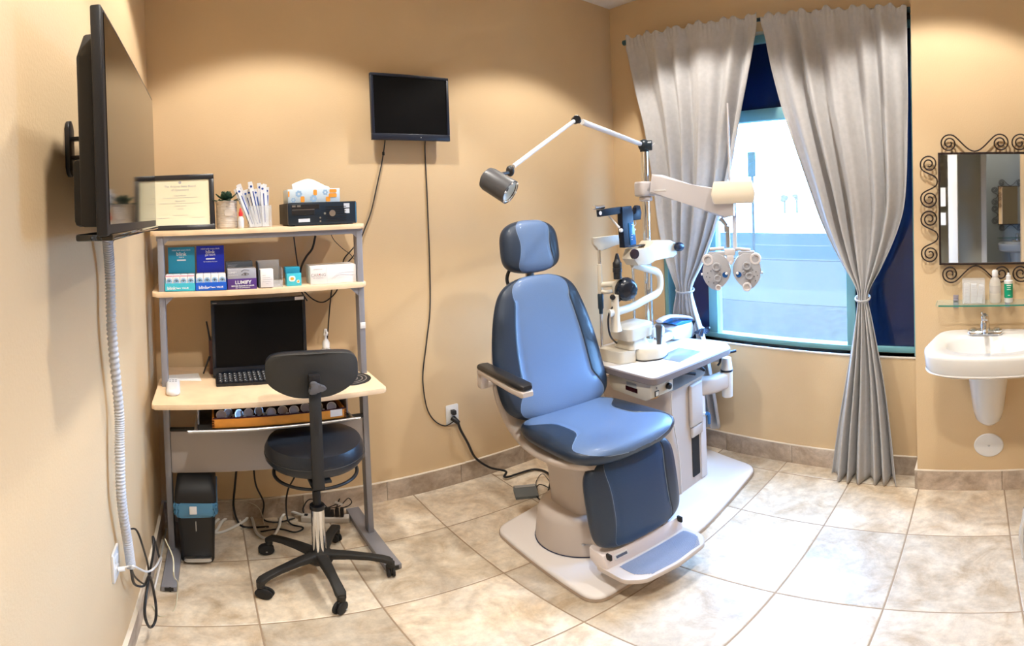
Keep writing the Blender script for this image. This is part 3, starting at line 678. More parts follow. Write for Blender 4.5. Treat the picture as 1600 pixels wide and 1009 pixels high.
# display cartons of eye drops
def display(label, x0, x1, back_x0, back_x1, zf, zb, body, back, cols, lines_back, lines_front, pink=None):
    t = thing('display_carton', label, 'carton', ((x0 + x1) / 2, -0.25, SH1))
    bm = BM(); z0 = SH1 + 0.0005
    box(bm, (x0, -0.305, z0), (x1, -0.302, z0 + 0.032)); box(bm, (x0, -0.305, z0), (x1, -0.222, z0 + 0.002)); box(bm, (x0, -0.302, z0 + .002), (x0 + 0.001, -0.224, z0 + 0.045)); box(bm, (x1 - 0.001, -0.302, z0 + .002), (x1, -0.224, z0 + 0.045)); obj('tray', bm, body, t, smooth=False)
    bm = BM(); box(bm, (back_x0, -0.225, z0), (back_x1, -0.222, zb), 0.0005); obj('header_card', bm, back, t, smooth=False)
    cx = (back_x0 + back_x1) / 2
    for s_, sz, dz in lines_back: text(s_, sz, FY_(cx, -0.2254, zb + dz), WHITEINK, t, bold=0.0002 if sz > .012 else 0)
    bm = BM(); prism(bm, rrect(0.036, 0.0055, 0.0025, cx=cx, cy=zb - 0.052), 1, -0.2258, -0.225); obj('printed_pill', bm, WHITEINK, t, smooth=False)
    for s_, sz, xx in lines_front: text(s_, sz, FY_(xx, -0.3055, z0 + 0.013), WHITEINK, t, bold=0.0003)
    n = 4; wbox = (x1 - x0 - 0.004) / n
    for k in range(n):
        xa = x0 + 0.002 + k * wbox
        s_ = thing('eye_drop_box', 'small white eye drop box in the %s display carton, %s' % (cols, ('first', 'second', 'third', 'fourth')[k] + ' from the certificate end'), 'box', (xa + wbox / 2, -0.27, z0 + 0.0022), 'small boxes in the %s display carton' % cols)
        bm = BM(); box(bm, (xa + 0.0006, -0.300, z0 + 0.0025), (xa + wbox - 0.0006, -0.232, z0 + 0.062), 0.0006); obj('box_body', bm, CARD, s_)
        bm = BM(); lathe(bm, [(0, 0), (wbox * 0.42, 0), (wbox * 0.42, 0.0003), (0, 0.0003)], (xa + wbox / 2, -0.3002, z0 + 0.040), (0, -1, 0), 20, cap=False); obj('sun_print', bm, mat('print_blue_wash', (0.35, 0.55, 0.75), 0.5), s_, smooth=False)
        bm = BM(); tube(bm, [(xa + wbox * .22, -0.3008, z0 + .040), (xa + wbox * .5, -0.3008, z0 + .0455), (xa + wbox * .8, -0.3008, z0 + .039)], 0.0011, n=6); sphere(bm, (xa + wbox * .5, -0.3004, z0 + .040), 0.0028, 1, 8); obj('eye_print', bm, INK, s_)
        if pink:
            bm = BM(); box(bm, (xa + 0.0006, -0.3006, z0 + 0.0575), (xa + wbox - 0.0006, -0.2995, z0 + 0.062)); obj('stripe', bm, mat('pink_stripe', (0.70, 0.30, 0.38), 0.5), s_, smooth=False)
    return t
display('light teal display carton of eye drop boxes on the middle shelf', 0.0795, 0.195, 0.088, 0.195, 0, 1.418, AQUA, TEALBOX, 'teal', [('relief with every blink', 0.0085, -0.012), ('blink', 0.021, -0.028), ('tears', 0.010, -0.040)], [('blink', 0.017, 0.104), ('Tears  VALUE', 0.0085, 0.145)], True)
display('royal blue display carton of gel drop boxes on the middle shelf', 0.197, 0.316, 0.202, 0.312, 0, 1.420, BLUEB2, BLUEBOX, 'royal blue', [('relief with every blink', 0.0085, -0.012), ('blink', 0.019, -0.025), ('gel tears', 0.012, -0.036), ('for moderate dry eyes', 0.006, -0.063)], [('blink', 0.017, 0.225), ('gel Tears  VALUE', 0.0085, 0.272)])
# purple carton
t = thing('eye_drop_carton', 'purple and silver eye drop carton with a printed eye', 'carton', (0.376, -0.27, SH1))
bm = BM(); box(bm, (0.320, -0.302, SH1 + 0.0005), (0.432, -0.225, SH1 + 0.042), 0.0008); obj('purple_base', bm, PURPLE, t)
bm = BM(); box(bm, (0.321, -0.3015, SH1 + 0.042), (0.431, -0.226, SH1 + 0.079), 0.0008); obj('silver_top', bm, SILVC, t)
text('LUMIFY', 0.019, FY_(0.380, -0.3026, SH1 + 0.027), WHITEINK, t, bold=0.0004); text('REDNESS RELIEVER EYE DROPS', 0.0064, FY_(0.378, -0.3026, SH1 + 0.014), WHITEINK, t, bold=0.0002); text('SEE THE DIFFERENCE', 0.006, FY_(0.378, -0.3026, SH1 + 0.007), WHITEINK, t)
text('LUMIFY', 0.0095, FY_(0.341, -0.302, SH1 + 0.066), WHITEINK, t); text('eye drops 2.5 mL', 0.0052, FY_(0.343, -0.302, SH1 + 0.056), WHITEINK, t)
bm = BM(); tube(bm, [(0.374, -0.302, SH1 + .069), (0.386, -0.302, SH1 + .0755), (0.405, -0.302, SH1 + .072)], 0.0011, n=6, rad=lambda q: 0.0014 - 0.0008 * q); tube(bm, [(0.374, -0.302, SH1 + .056), (0.388, -0.302, SH1 + .064), (0.403, -0.302, SH1 + .059)], 0.0011, n=6); tube(bm, [(0.376, -0.302, SH1 + .056), (0.388, -0.302, SH1 + .053), (0.402, -0.302, SH1 + .058)], 0.0005, n=6); sphere(bm, (0.389, -0.3017, SH1 + .059), 0.0038, 1, 8); obj('eye_print', bm, INK, t)
t = thing('slate_carton', 'slate grey flat carton standing behind the purple carton', 'carton', (0.37, -0.20, SH1))
bm = BM(); box(bm, (0.318, -0.215, SH1 + 0.0005), (0.426, -0.15, SH1 + 0.098), 0.001); obj('carton_body', bm, GREYC, t)
bm = BM()
for k in range(3): box(bm, (0.326, -0.2156, SH1 + 0.086 - k * 0.004), (0.365 - k * 0.006, -0.215, SH1 + 0.0875 - k * 0.004))
obj('printed_line', bm, SILVC, t, smooth=False)
# acrylic holder with white carton
t = thing('acrylic_holder', 'clear acrylic holder with a dark end beside the purple carton', 'holder', (0.49, -0.24, SH1))
bm = BM()
for a, b in (((.442, -.296, .0005), (.535, -.20, .0035)), ((.442, -.203, .003), (.535, -.20, .100)), ((.532, -.296, .003), (.535, -.203, .075)), ((.500, -.296, .003), (.532, -.293, .028))): box(bm, (a[0], a[1], SH1 + a[2]), (b[0], b[1], SH1 + b[2]))
obj('acrylic_walls', bm, CLEAR, t, smooth=False)
bm = BM(); box(bm, (0.4405, -0.296, SH1 + .0005), (0.4445, -0.203, SH1 + 0.098)); obj('end_wall', bm, GREYC, t, smooth=False)
t = thing('white_carton', 'small white carton with fine print inside the acrylic holder', 'carton', (0.474, -0.27, SH1 + .0035))
bm = BM(); box(bm, (0.447, -0.305, SH1 + 0.004), (0.497, -0.262, SH1 + 0.073), 0.001); obj('carton_body', bm, CARD, t)
bm = BM()
for k, (z, l_) in enumerate(((0.050, .012), (0.041, .030), (0.034, .038), (0.026, .030), (0.018, .022))): box(bm, (0.455 + (0.012 if k == 4 else 0), -0.3055, SH1 + z), (0.455 + l_, -0.305, SH1 + z + 0.0012))
obj('printed_line', bm, INKL, t, smooth=False)
t = thing('teal_carton', 'small teal carton with round food-like pictures on the middle shelf', 'carton', (0.58, -0.26, SH1))
bm = BM(); box(bm, (0.552, -0.288, SH1 + 0.0005), (0.610, -0.24, SH1 + 0.050), 0.0012); obj('carton_body', bm, AQUA, t)
bm = BM(); box(bm, (0.549, -0.282, SH1 + 0.050), (0.606, -0.235, SH1 + 0.074), 0.0012); obj('open_lid', bm, TEALBOX, t)
bm = BM(); prism(bm, rrect(0.026, 0.022, 0.009, cx=0.573, cy=SH1 + 0.030), 1, -0.2887, -0.288); lathe(bm, [(0, 0), (0.0065, 0), (0.0065, 0.0006), (0, .0006)], (0.597, -0.2882, SH1 + 0.018), (0, -1, 0), 16, cap=False); obj('white_patch', bm, WHITEINK, t, smooth=False)
bm = BM(); prism(bm, rrect(0.014, 0.011, 0.005, cx=0.573, cy=SH1 + 0.030), 1, -0.2893, -0.2887); lathe(bm, [(0, 0), (0.0045, 0), (0.0045, 0.0006), (0, .0006)], (0.597, -0.2888, SH1 + 0.018), (0, -1, 0), 16, cap=False); obj('orange_picture', bm, ORANGE, t, smooth=False)
t = thing('glove_box', 'long white box with pale lettering at the post end of the middle shelf', 'box', (0.75, -0.25, SH1))
bm = BM(); box(bm, (0.646, -0.292, SH1 + 0.0005), (0.834, -0.20, SH1 + 0.0735), 0.002); obj('box_body', bm, CARD, t)
bm = BM(); box(bm, (0.712, -0.2925, SH1 + 0.002), (0.7135, -0.292, SH1 + 0.072)); 
for k in range(2): tube(bm, [(0.73 + k * .012, -0.2922, SH1 + 0.02), (0.765, -0.2922, SH1 + 0.042 - k * 0.006), (0.822, -0.2922, SH1 + 0.044 - k * 0.012)], 0.0011, n=6)
obj('printed_curve', bm, mat('very_pale_print', (0.64, 0.66, 0.70), 0.6), t, smooth=False)
text('CARiNG', 0.0165, FY_(0.678, -0.2926, SH1 + 0.038), INKL, t); text('soft facial tissues', 0.0055, FY_(0.677, -0.2926, SH1 + 0.062), INKL, t); text('ultra soft and strong', 0.005, FY_(0.677, -0.2926, SH1 + 0.027), INKL, t)
bm = BM(); lathe(bm, [(0, 0), (0.0022, 0), (0.0022, .0004), (0, .0004)], (0.682, -0.2929, SH1 + 0.041), (0, -1, 0), 10, cap=False); obj('red_dot', bm, RED, t, smooth=False)
bm = BM()
for k in range(6):
    a = k * 1.1; tube(bm, [(0.869, -0.20, SH1 + 0.03), (0.876 + 0.008 * cos(a), -0.20 + 0.008 * sin(a), SH1 + 0.045 + 0.012 * sin(a * 2)), (0.880 + 0.012 * cos(a + 1), -0.2 + .01 * cos(a), SH1 + 0.03 + 0.02 * sin(a)), (0.872, -0.2, SH1 + 0.022)], 0.0018, n=6)
box(bm, (0.860, -0.205, SH1 + 0.0005), (0.868, -0.195, SH1 + 0.035)); tag(obj('tangled_wire', bm, IRON), 'small tangle of dark wire at the post end of the middle shelf', 'wire')

# monitor on the desktop
t = thing('computer_monitor', 'black desktop monitor standing on the cart desktop behind the stool', 'monitor', (0.45, -0.19, DT))
M = Matrix.Translation((0.446, -0.205, DT + 0.005)) @ Matrix.Rotation(radians(2.5), 4, 'Z')
W, H = 0.388, 0.325
bm = BM()
for a, b in (((-W / 2, 0, 0), (W / 2, .022, .042)), ((-W / 2, 0, H - .016), (W / 2, .022, H)), ((-W / 2, 0, .042), (-W / 2 + .014, .022, H - .016)), ((W / 2 - .014, 0, .042), (W / 2, .022, H - .016))): box(bm, a, b, 0.002)
obj('bezel', bm, mat('blue_black_bezel', (0.008, 0.012, 0.02), 0.25), t, M=M)
bm = BM(); box(bm, (-W / 2 + .013, 0.005, .041), (W / 2 - .013, .018, H - .015)); obj('screen', bm, SCREEN, t, smooth=False, M=M)
bm = BM(); prism(bm, rrect(W * .8, H * .75, .03, cx=0, cy=H * .52), 1, 0.02, 0.048, 0.01); obj('rear_shell', bm, BLACKM, t, M=M)
bm = BM(); prism(bm, rrect(0.20, 0.13, 0.04, cx=0, cy=0.04), 2, -0.0045, 0.004, 0.002); obj('stand_base', bm, BLACK, t, M=M)
bm = BM(); box(bm, (-0.035, 0.045, 0.003), (0.035, 0.065, 0.18), 0.006); obj('stand_neck', bm, BLACK, t, M=M)
bm = BM(); box(bm, (0.150, -0.0006, H - .0145), (0.188, 0, H - .002)); obj('white_sticker', bm, WHITEP, t, smooth=False, M=M)
bm = BM(); box(bm, (-0.188, -0.0006, H - .010), (-0.170, 0, H - .0085)); obj('maker_mark', bm, INKL, t, smooth=False, M=M)
# small router behind it
t = thing('wireless_router', 'dark red-brown router with a thin black antenna behind the monitor', 'router', (0.235, -0.14, DT))
bm = BM(); box(bm, (0.238, -0.16, DT + 0.0005), (0.266, -0.09, DT + 0.155), 0.006); obj('router_case', bm, BROWNP, t)
bm = BM(); cyl(bm, (0.246, -0.155, DT + 0.14), (0.232, -0.155, DT + 0.235), 0.0045, 0.0035); obj('antenna', bm, BLACK, t)
bm = BM(); cyl(bm, (0.240, -0.165, DT + 0.085), (0.212, -0.17, DT + 0.010), 0.0045, 0.003); obj('antenna', bm, BLACK, t)
# keyboard
t = thing('keyboard', 'black keyboard on the maple desktop in front of the monitor', 'keyboard', (0.46, -0.24, DT))
bm = BM(); prism(bm, [(-0.315, DT + .0008), (-0.155, DT + .0008), (-0.155, DT + .022), (-0.315, DT + .012)], 0, 0.262, 0.700, 0.003); obj('keyboard_base', bm, BLACK, t)
bm = BM()
for r_ in range(6):
    for c_ in range(22):
        if c_ in (15, 19): continue
        x = 0.272 + c_ * 0.0192; y = -0.304 + r_ * 0.0235; z = DT + 0.0135 + (y + 0.315) * 0.0625
        box(bm, (x, y, z - 0.002), (x + 0.0165, y + 0.0195, z + 0.0055), 0.0022, 1)
tag(obj('key_field', bm, mat('key_black', (0.03, 0.03, 0.033), 0.45), t), kind='stuff')
bm = BM()
for r_ in range(6):
    for c_ in range(22):
        if c_ in (15, 19): continue
        x = 0.272 + c_ * 0.0192; y = -0.304 + r_ * 0.0235; z = DT + 0.0135 + (y + 0.315) * 0.0625
        box(bm, (x + .005, y + .008, z + .0055), (x + .009, y + .012, z + .0058))
tag(obj('key_legends', bm, WHITEINK, t, smooth=False), kind='stuff')
t = thing('mouse_pad', 'dark oval mouse pad with pale rings beside the stool backrest', 'mouse pad', (0.79, -0.35, DT))
bm = BM(); lathe(bm, [(0.0, 0.0005), (0.085, 0.0005), (0.086, 0.002), (0.085, 0.0032), (0, 0.0032)], (0, 0, 0), n=48, cap=False); obj('pad', bm, BLACKM, t, M=Matrix.Translation((0.772, -0.35, DT)) @ Matrix.Diagonal((1, 0.9, 1, 1)))
bm = BM()
for r_ in (0.030, 0.050, 0.066): lathe(bm, [(r_, 0.0033), (r_ + 0.004, 0.0033), (r_ + 0.004, 0.0036), (r_, 0.0036), (r_, 0.0033)], (0, 0, 0), n=48, cap=False)
obj('printed_ring', bm, mat('ring_grey', (0.25, 0.22, 0.2), 0.7), t, M=Matrix.Translation((0.772, -0.35, DT)) @ Matrix.Diagonal((1, 0.9, 1, 1)))
t = thing('computer_mouse', 'dark glossy mouse on the oval mouse pad', 'mouse', (0.775, -0.335, DT + 0.0036))
bm = BM(); lathe(bm, [(0, 0), (0.98, 0), (1, 0.15), (0.93, 0.5), (0.7, 0.8), (0.35, 0.97), (0, 1)], (0, 0, 0), n=28, cap=False); obj('mouse_shell', bm, mat('mouse_navy', (0.01, 0.02, 0.06), 0.15), t, M=Matrix.Translation((0.772, -0.328, DT + 0.004)) @ Matrix.Diagonal((0.031, 0.052, 0.034, 1)))
bm = BM(); cyl(bm, (0.768, -0.362, DT + .031), (0.776, -0.362, DT + .031), 0.006); obj('scroll_wheel', bm, RUBBER, t)
bm = BM(); tube(bm, [(0.772, -0.276, DT + .012), (0.80, -0.22, DT + .004), (0.83, -0.15, DT + .004), (0.82, -0.09, DT + .003)], 0.0018, n=6); obj('mouse_cord', bm, BLACK, t)
# sanitizer
t = thing('sanitizer_bottle', 'clear pump bottle of hand sanitizer on the desktop by the monitor', 'bottle', (0.71, -0.25, DT))
c_ = (0.712, -0.235, DT)
bm = BM(); loft(bm, [[Vector((x, y, z)) for x, y in rrect(w_, d_, min(w_, d_) * .35, cx=c_[0], cy=c_[1])] for z, w_, d_ in ((DT + .0005, .058, .036), (DT + .004, .062, .04), (DT + .085, .062, .04), (DT + .10, .05, .034), (DT + .108, .026, .026), (DT + .116, .026, .026))]); obj('bottle_body', bm, mat('clear_bottle', (0.80, 0.84, 0.86), 0.08, alpha=0.5), t)
bm = BM(); lathe(bm, [(0.015, 0.112), (0.015, 0.132), (0.011, 0.142), (0.005, 0.150), (0.005, 0.162), (0.009, 0.164), (0.008, 0.180), (0.006, 0.190), (0.002, 0.192)], c_, n=20); box(bm, (c_[0] - .004, c_[1] - .03, DT + .176), (c_[0] + .004, c_[1], DT + .184), .002); obj('pump', bm, WHITEP, t)
bm = BM(); box(bm, (c_[0] - .024, c_[1] - .0206, DT + .03), (c_[0] + .024, c_[1] - .0200, DT + .078)); obj('bottle_label', bm, PAPER, t, smooth=False)
# remote and paper
t = thing('paper_sheet', 'folded white paper lying under the remote control', 'paper', (0.12, -0.2, DT))
bm = BM(); prism(bm, [(0.052, -0.158), (0.190, -0.135), (0.205, -0.235), (0.100, -0.225), (0.085, -0.26), (0.045, -0.26)], 2, DT + 0.0004, DT + 0.0014); obj('sheet', bm, PAPER, t, smooth=False)
t = thing('remote_control', 'white rounded remote control on the desktop corner', 'remote', (0.10, -0.33, DT))
M = Matrix.Translation((0.100, -0.335, DT + 0.0018)) @ Matrix.Rotation(radians(4), 4, 'Z')
bm = BM(); loft(bm, [[Vector((x, y, z)) for x, y in rrect(w_, l_, min(w_, l_) * .42, cx=0, cy=0)] for z, w_, l_ in ((0, .044, .150), (.006, .052, .158), (.014, .052, .158), (.021, .042, .148), (.023, .030, .135))]); obj('shell', bm, WHITEP, t, M=M)
bm = BM()
for y in (.045, .028): [box(bm, (x - .004, y - .003, .0228), (x + .004, y + .003, .0245), .001) for x in (-.011, 0, .011)]
obj('button', bm, mat('button_grey', (0.2, 0.2, 0.22), 0.5), t, M=M)
# ================================================================== wall monitor
t = thing('wall_monitor', 'small black monitor mounted on the back wall with two hanging cables', 'monitor', (1.2, -0.05, 2.0))
M = Matrix.Translation((1.200, -0.080, 1.858)) 
W, H = 0.402, 0.318
bm = BM()
for a, b in (((-W / 2, 0, 0), (W / 2, .02, .030)), ((-W / 2, 0, H - .014), (W / 2, .02, H)), ((-W / 2, 0, .030), (-W / 2 + .014, .02, H - .014)), ((W / 2 - .014, 0, .030), (W / 2, .02, H - .014))): box(bm, a, b, 0.002)
obj('bezel', bm, mat('navy_black_bezel', (0.010, 0.014, 0.028), 0.35), t, M=M)
bm = BM(); box(bm, (-W / 2 + .013, 0.004, .029), (W / 2 - .013, .016, H - .013)); obj('screen', bm, SCREEN, t, smooth=False, M=M)
bm = BM(); box(bm, (-W / 2 + .02, .02, .02), (W / 2 - .02, .042, H - .02), .008); obj('rear_shell', bm, BLACKM, t, M=M)
bm = BM(); box(bm, (-.06, .042, .10), (.06, .0795, .22), .003); obj('wall_mount', bm, BLACKM, t, M=M)
bm = BM(); box(bm, (.042, -.0006, .012), (.045, 0, .015)); obj('power_light', bm, WHITEP, t, smooth=False, M=M)
def Yp(pts, y): return [at(u, v, y=y) for u, v in pts]
bm = BM(); p = [Vector((1.075, -0.045, 1.880))] + Yp([(601, 225), (597, 252), (589, 290), (580, 330), (569, 360)], -0.012) + [Vector((0.91, -0.03, 1.34)), Vector((0.85, -0.03, 1.28)), Vector((0.80, -0.028, 1.2)), Vector((0.76, -0.03, 0.9))]
tube(bm, p, 0.003); q = at(599, 240, y=-0.012); cyl(bm, q + Vector((0, 0, -0.008)), q + Vector((0, 0, 0.008)), 0.006); tag(obj('monitor_cable', bm, BLACK), 'black cable from the wall monitor running down behind the cart', 'cable', 'wall monitor cables')
bm = BM(); p = [Vector((1.30, -0.045, 1.880))] + Yp([(664, 226), (667, 300), (671, 400), (672, 480), (667, 530), (661, 580), (662, 610), (668, 640), (680, 658), (695, 665)], -0.006) + [Vector((1.385, -0.022, 0.405)), Vector((1.394, -0.03, 0.42))]
tube(bm, p, 0.003); box(bm, (1.385, -0.034, 0.45), (1.408, -0.007, 0.475), 0.004); tag(obj('monitor_cable', bm, BLACK), 'black cable from the wall monitor down to the back wall outlet', 'cable', 'wall monitor cables')
bm = BM(); cyl(bm, (1.396, -0.008, 0.425), (1.410, -0.045, 0.405), 0.016, 0.012)
p = [Vector((1.408, -0.04, 0.41)), at(720, 672, y=-0.05), at(731, 692, y=-0.04), at(743, 715, y=-0.035), at(765, 730, y=-0.05), at(790, 736, y=-0.08), Vector((1.63, -0.12, 0.02)), at(835, 733, z=0.012), at(860, 744, z=0.012), Vector((1.66, -0.42, 0.012)), Vector((1.60, -0.60, 0.05))]
tube(bm, p, 0.0065); tag(obj('heavy_power_cord', bm, BLACK), 'thick black power cord from the outlet to the exam chair base', 'cord')
# other cables behind the cart
def cable(pts, r, label, m=BLACK, name='cable', group=None, sub=8):
    bm = BM(); tube(bm, pts, r, sub=sub); return tag(obj(name, bm, m), label, 'cable', group)
cable(Yp([(459, 370), (463, 400), (467, 425), (470, 452), (480, 470)], -0.03), 0.003, 'black cable hanging straight down behind the small teal carton', group='cables behind the cart shelves')
cable(Yp([(493, 368), (488, 388), (478, 402), (470, 420), (468, 448)], -0.028), 0.005, 'thicker black cable curving down behind the small teal carton', group='cables behind the cart shelves')
cable(Yp([(513, 350), (520, 372), (535, 388), (548, 398), (558, 412)], -0.06), 0.0016, 'thin cable running from the desktop computer toward the cart post', group='cables behind the cart shelves')
cable(Yp([(560, 378), (548, 392), (537, 406), (535, 430), (528, 450), (520, 462), (505, 472), (490, 468), (475, 455)], -0.033), 0.003, 'black cable sagging in a loop below the middle shelf', group='cables behind the cart shelves')
cable(Yp([(370, 728), (367, 760), (365, 790)], -0.05) + [Vector((0.33, -0.05, 0.02)), Vector((0.36, -0.09, 0.006)), Vector((0.46, -0.10, 0.006))], 0.005, 'black cable under the cart nearest the waste bin', group='cables under the cart')
cable(Yp([(396, 728), (400, 758), (412, 785)], -0.045) + [Vector((0.44, -0.06, 0.03)), Vector((0.50, -0.07, 0.008)), Vector((0.58, -0.055, 0.012))], 0.004, 'black cable under the cart, the middle one of three', group='cables under the cart')
cable(Yp([(463, 728), (460, 745), (450, 765), (447, 790)], -0.04) + [Vector((0.55, -0.09, 0.012)), Vector((0.60, -0.14, 0.007)), Vector((0.56, -0.17, 0.007)), Vector((0.50, -0.13, 0.007)), Vector((0.42, -0.14, 0.007))], 0.004, 'black cable under the cart nearest the stool column', group='cables under the cart')
G = lambda u, v, z=0.009: at(u, v, z=z)
cable([Vector((0.622, -0.068, 0.03)), G(452, 799, 0.02), G(440, 808), G(435, 825), G(425, 838), G(412, 840), G(400, 830), G(394, 810), G(385, 797), G(370, 795), G(345, 808), G(332, 822), G(334, 831), G(350, 830), G(380, 815), G(386, 806), G(372, 803), G(350, 812), G(339, 828), G(325, 836)], 0.0068, 'thick light grey power strip cord coiled on the floor', mat('light_grey_cord', (0.78, 0.78, 0.75), 0.5), 'grey_cable')
cable([Vector((0.20, -0.06, 0.20)), Vector((0.30, -0.05, 0.14)), Vector((0.36, -0.06, 0.15)), Vector((0.42, -0.10, 0.13)), Vector((0.44, -0.10, 0.03)), G(410, 820, 0.004), G(390, 824, 0.004), G(376, 826, 0.004), G(400, 829, 0.004), G(420, 822, 0.004)], 0.0014, 'thin pale wire looping among the cables under the cart', mat('cream_wire', (0.6, 0.55, 0.45), 0.5), 'wire')
# power strip with plugs and adapters
t = thing('power_strip', 'off-white power strip with four black plugs behind the stool', 'power strip', (0.70, -0.1, 0))
ps, pe = Vector((0.615, -0.065, 0)), Vector((0.800, -0.130, 0)); dr = (pe - ps).normalized(); ang = atan2(dr.y, dr.x)
M = Matrix.Translation((ps + pe) / 2) @ Matrix.Rotation(ang, 4, 'Z')
bm = BM(); box(bm, (-.105, -.022, .0005), (.105, .022, .034), .006, 3); obj('strip_body', bm, mat('off_white_plastic', (0.62, 0.58, 0.53), 0.45), t, M=M)
bm = BM(); box(bm, (-.092, -.009, .034), (-.076, .009, .038), .002); obj('switch', bm, BLACK, t, M=M)
for k, (x, h_, w_) in enumerate(((.012, .05, .026), (.052, .046, .018), (.074, .050, .016), (.030, .035, .018))):
    c_ = M @ Vector((x, 0, .0345))
    s_ = thing('power_plug', ['broad black adapter plug on the power strip nearest the stool column', 'black plug on the power strip under the white-tagged cord', 'black plug at the desk foot end of the power strip', 'low black plug between the others on the power strip'][k], 'plug', c_, 'plugs in the power strip')
    bm = BM(); box(bm, (x - w_ / 2, -.014, .0345), (x + w_ / 2, .014, .034 + h_), .004); obj('plug_body', bm, BLACK, s_, M=M)
cable([M @ Vector((.052, 0, .082)), M @ Vector((.058, 0, .12)), M @ Vector((.066, .01, .135)), M @ Vector((.05, .03, .09)), M @ Vector((0, .03, .06))], 0.0025, 'black cord with a white tag rising from the power strip')
cable([M @ Vector((.074, 0, .085)), M @ Vector((.105, 0, .10)), M @ Vector((.118, .005, .12)), M @ Vector((.105, .01, .14)), M @ Vector((.088, .012, .12)), M @ Vector((.06, .03, .075)), M @ Vector((.0, .034, .06)), M @ Vector((-.04, .034, .10)), M @ Vector((-.055, .034, .22))], 0.0025, 'black cord arching beside the desk foot from the power strip')
cable([M @ Vector((.012, 0, .084)), M @ Vector((-.02, .02, .11)), M @ Vector((-.07, .02, .12)), M @ Vector((-.10, .02, .06)), M @ Vector((-.095, .03, .012))], 0.003, 'black cord running from the adapter behind the stool column')
for k, (x, z, r_) in enumerate(((.062, .118, .5), (-.012, .105, .9))):
    t2 = thing('cord_tag', ['white tag hanging on a cord above the power strip plugs', 'white tag on the cord just beside the stool column'][k], 'tag', M @ Vector((x, -.006, z)), 'white cord tags')
    bm = BM(); box(bm, (-.018, -.0006, -.007), (.018, .0006, .007), .0004); obj('tag_card', bm, WHITEP, t2, M=M @ Matrix.Translation((x, -.006, z)) @ Matrix.Rotation(r_, 4, 'Y'))
# waste bin
t = thing('waste_bin', 'slim black step-pedal waste bin with a blue liner under the cart', 'waste bin', (0.145, -0.25, 0))
bc = lambda z, w_, y0, y1, r=.018: [Vector((x, y, z)) for x, y in rrect(w_, y1 - y0, r, cx=0.167, cy=(y0 + y1) / 2)]
bm = BM(); loft(bm, [bc(.004, .112, -.362, -.15), bc(.02, .120, -.366, -.145), bc(.30, .142, -.372, -.14)]); obj('bin_body', bm, mat('bin_black', (0.008, 0.008, 0.009), 0.5), t)
bm = BM(); loft(bm, [bc(.355, .156, -.380, -.13), bc(.375, .156, -.380, -.13), bc(.41, .150, -.365, -.13), bc(.445, .135, -.33, -.135), bc(.462, .11, -.28, -.145), bc(.466, .06, -.24, -.17)]); obj('domed_lid', bm, MATS['bin_black'], t)
bm = BM(); random.seed(3); rings = []
for z, g in ((.286, .004), (.292, .012), (.305, .018), (.322, .012), (.338, .017), (.352, .014), (.356, .006)):
    rings.append([v + Vector((random.uniform(-.004, .004), random.uniform(-.006, .002), random.uniform(-.005, .005) - (.016 * cos((v.x - .167) * 20) if z < .31 else 0))) for v in [Vector((x, y, z)) for x, y in rrect(.146 + g, .236 + g, .02, n=14, cx=0.167, cy=-.256)]])
loft(bm, rings, cap=False); obj('bin_liner', bm, BLUEBAG, t)
bm = BM(); box(bm, (.145, -.392, .305), (.172, -.386, .345), .002); obj('white_clip', bm, WHITEP, t)
bm = BM(); box(bm, (.1635, -.3745, .20), (.167, -.3690, .255), .001); obj('bright_strip', bm, STEEL, t)
bm = BM(); prism(bm, rrect(.100, .022, .009, cx=.167, cy=.038), 1, -.388, -.365, .003); obj('foot_pedal', bm, STEEL, t)

# ================================================================== stool
HC = Vector((0.592, -0.505, 0))
t = thing('rolling_stool', 'black rolling stool with round vinyl seat and padded backrest', 'stool', HC)
bm = BM(); lathe(bm, [(0.0, .606), (.120, .606), (.160, .612), (.173, .632), (.174, .670), (.162, .698), (.120, .709), (0, .711)], HC, n=48, cap=False); obj('seat', bm, LEATHB, t)
bm = BM(); lathe(bm, [(.172, .6475), (.1755, .6505), (.172, .6535)], HC, n=48, cap=False); obj('seat_seam', bm, BLACKM, t)
bm = BM(); cyl(bm, HC + Vector((0, 0, .585)), HC + Vector((0, 0, .606)), .07); box(bm, HC + Vector((-.05, -.16, .588)), HC + Vector((.02, .03, .598)), .002); obj('seat_plate', bm, BLACKM, t)
bm = BM(); tube(bm, [HC + Vector((.145 * cos(a), .145 * sin(a), .557)) for a in [2 * pi * k / 24 for k in range(24)]], .0065, closed=True, sub=3)
for a in (.5, 2.6, 4.7): cyl(bm, HC + Vector((.145 * cos(a), .145 * sin(a), .557)), HC + Vector((.06 * cos(a), .06 * sin(a), .59)), .004)
obj('lift_ring', bm, BLACK, t)
bm = BM(); cyl(bm, HC + Vector((0, 0, .38)), HC + Vector((0, 0, .59)), .0145); obj('column', bm, BLACKM, t)
bm = BM(); lathe(bm, [(.026, .372), (.027, .378), (.026, .392), (.018, .396)], HC); obj('collar', bm, BLACK, t)
bm = BM(); cyl(bm, HC + Vector((0, 0, .13)), HC + Vector((0, 0, .374)), .0245, n=32); obj('gas_lift', bm, CHROME, t)
bm = BM(); lathe(bm, [(.02, .085), (.045, .09), (.050, .105), (.045, .135), (.03, .145)], HC); obj('hub', bm, BLACKM, t)
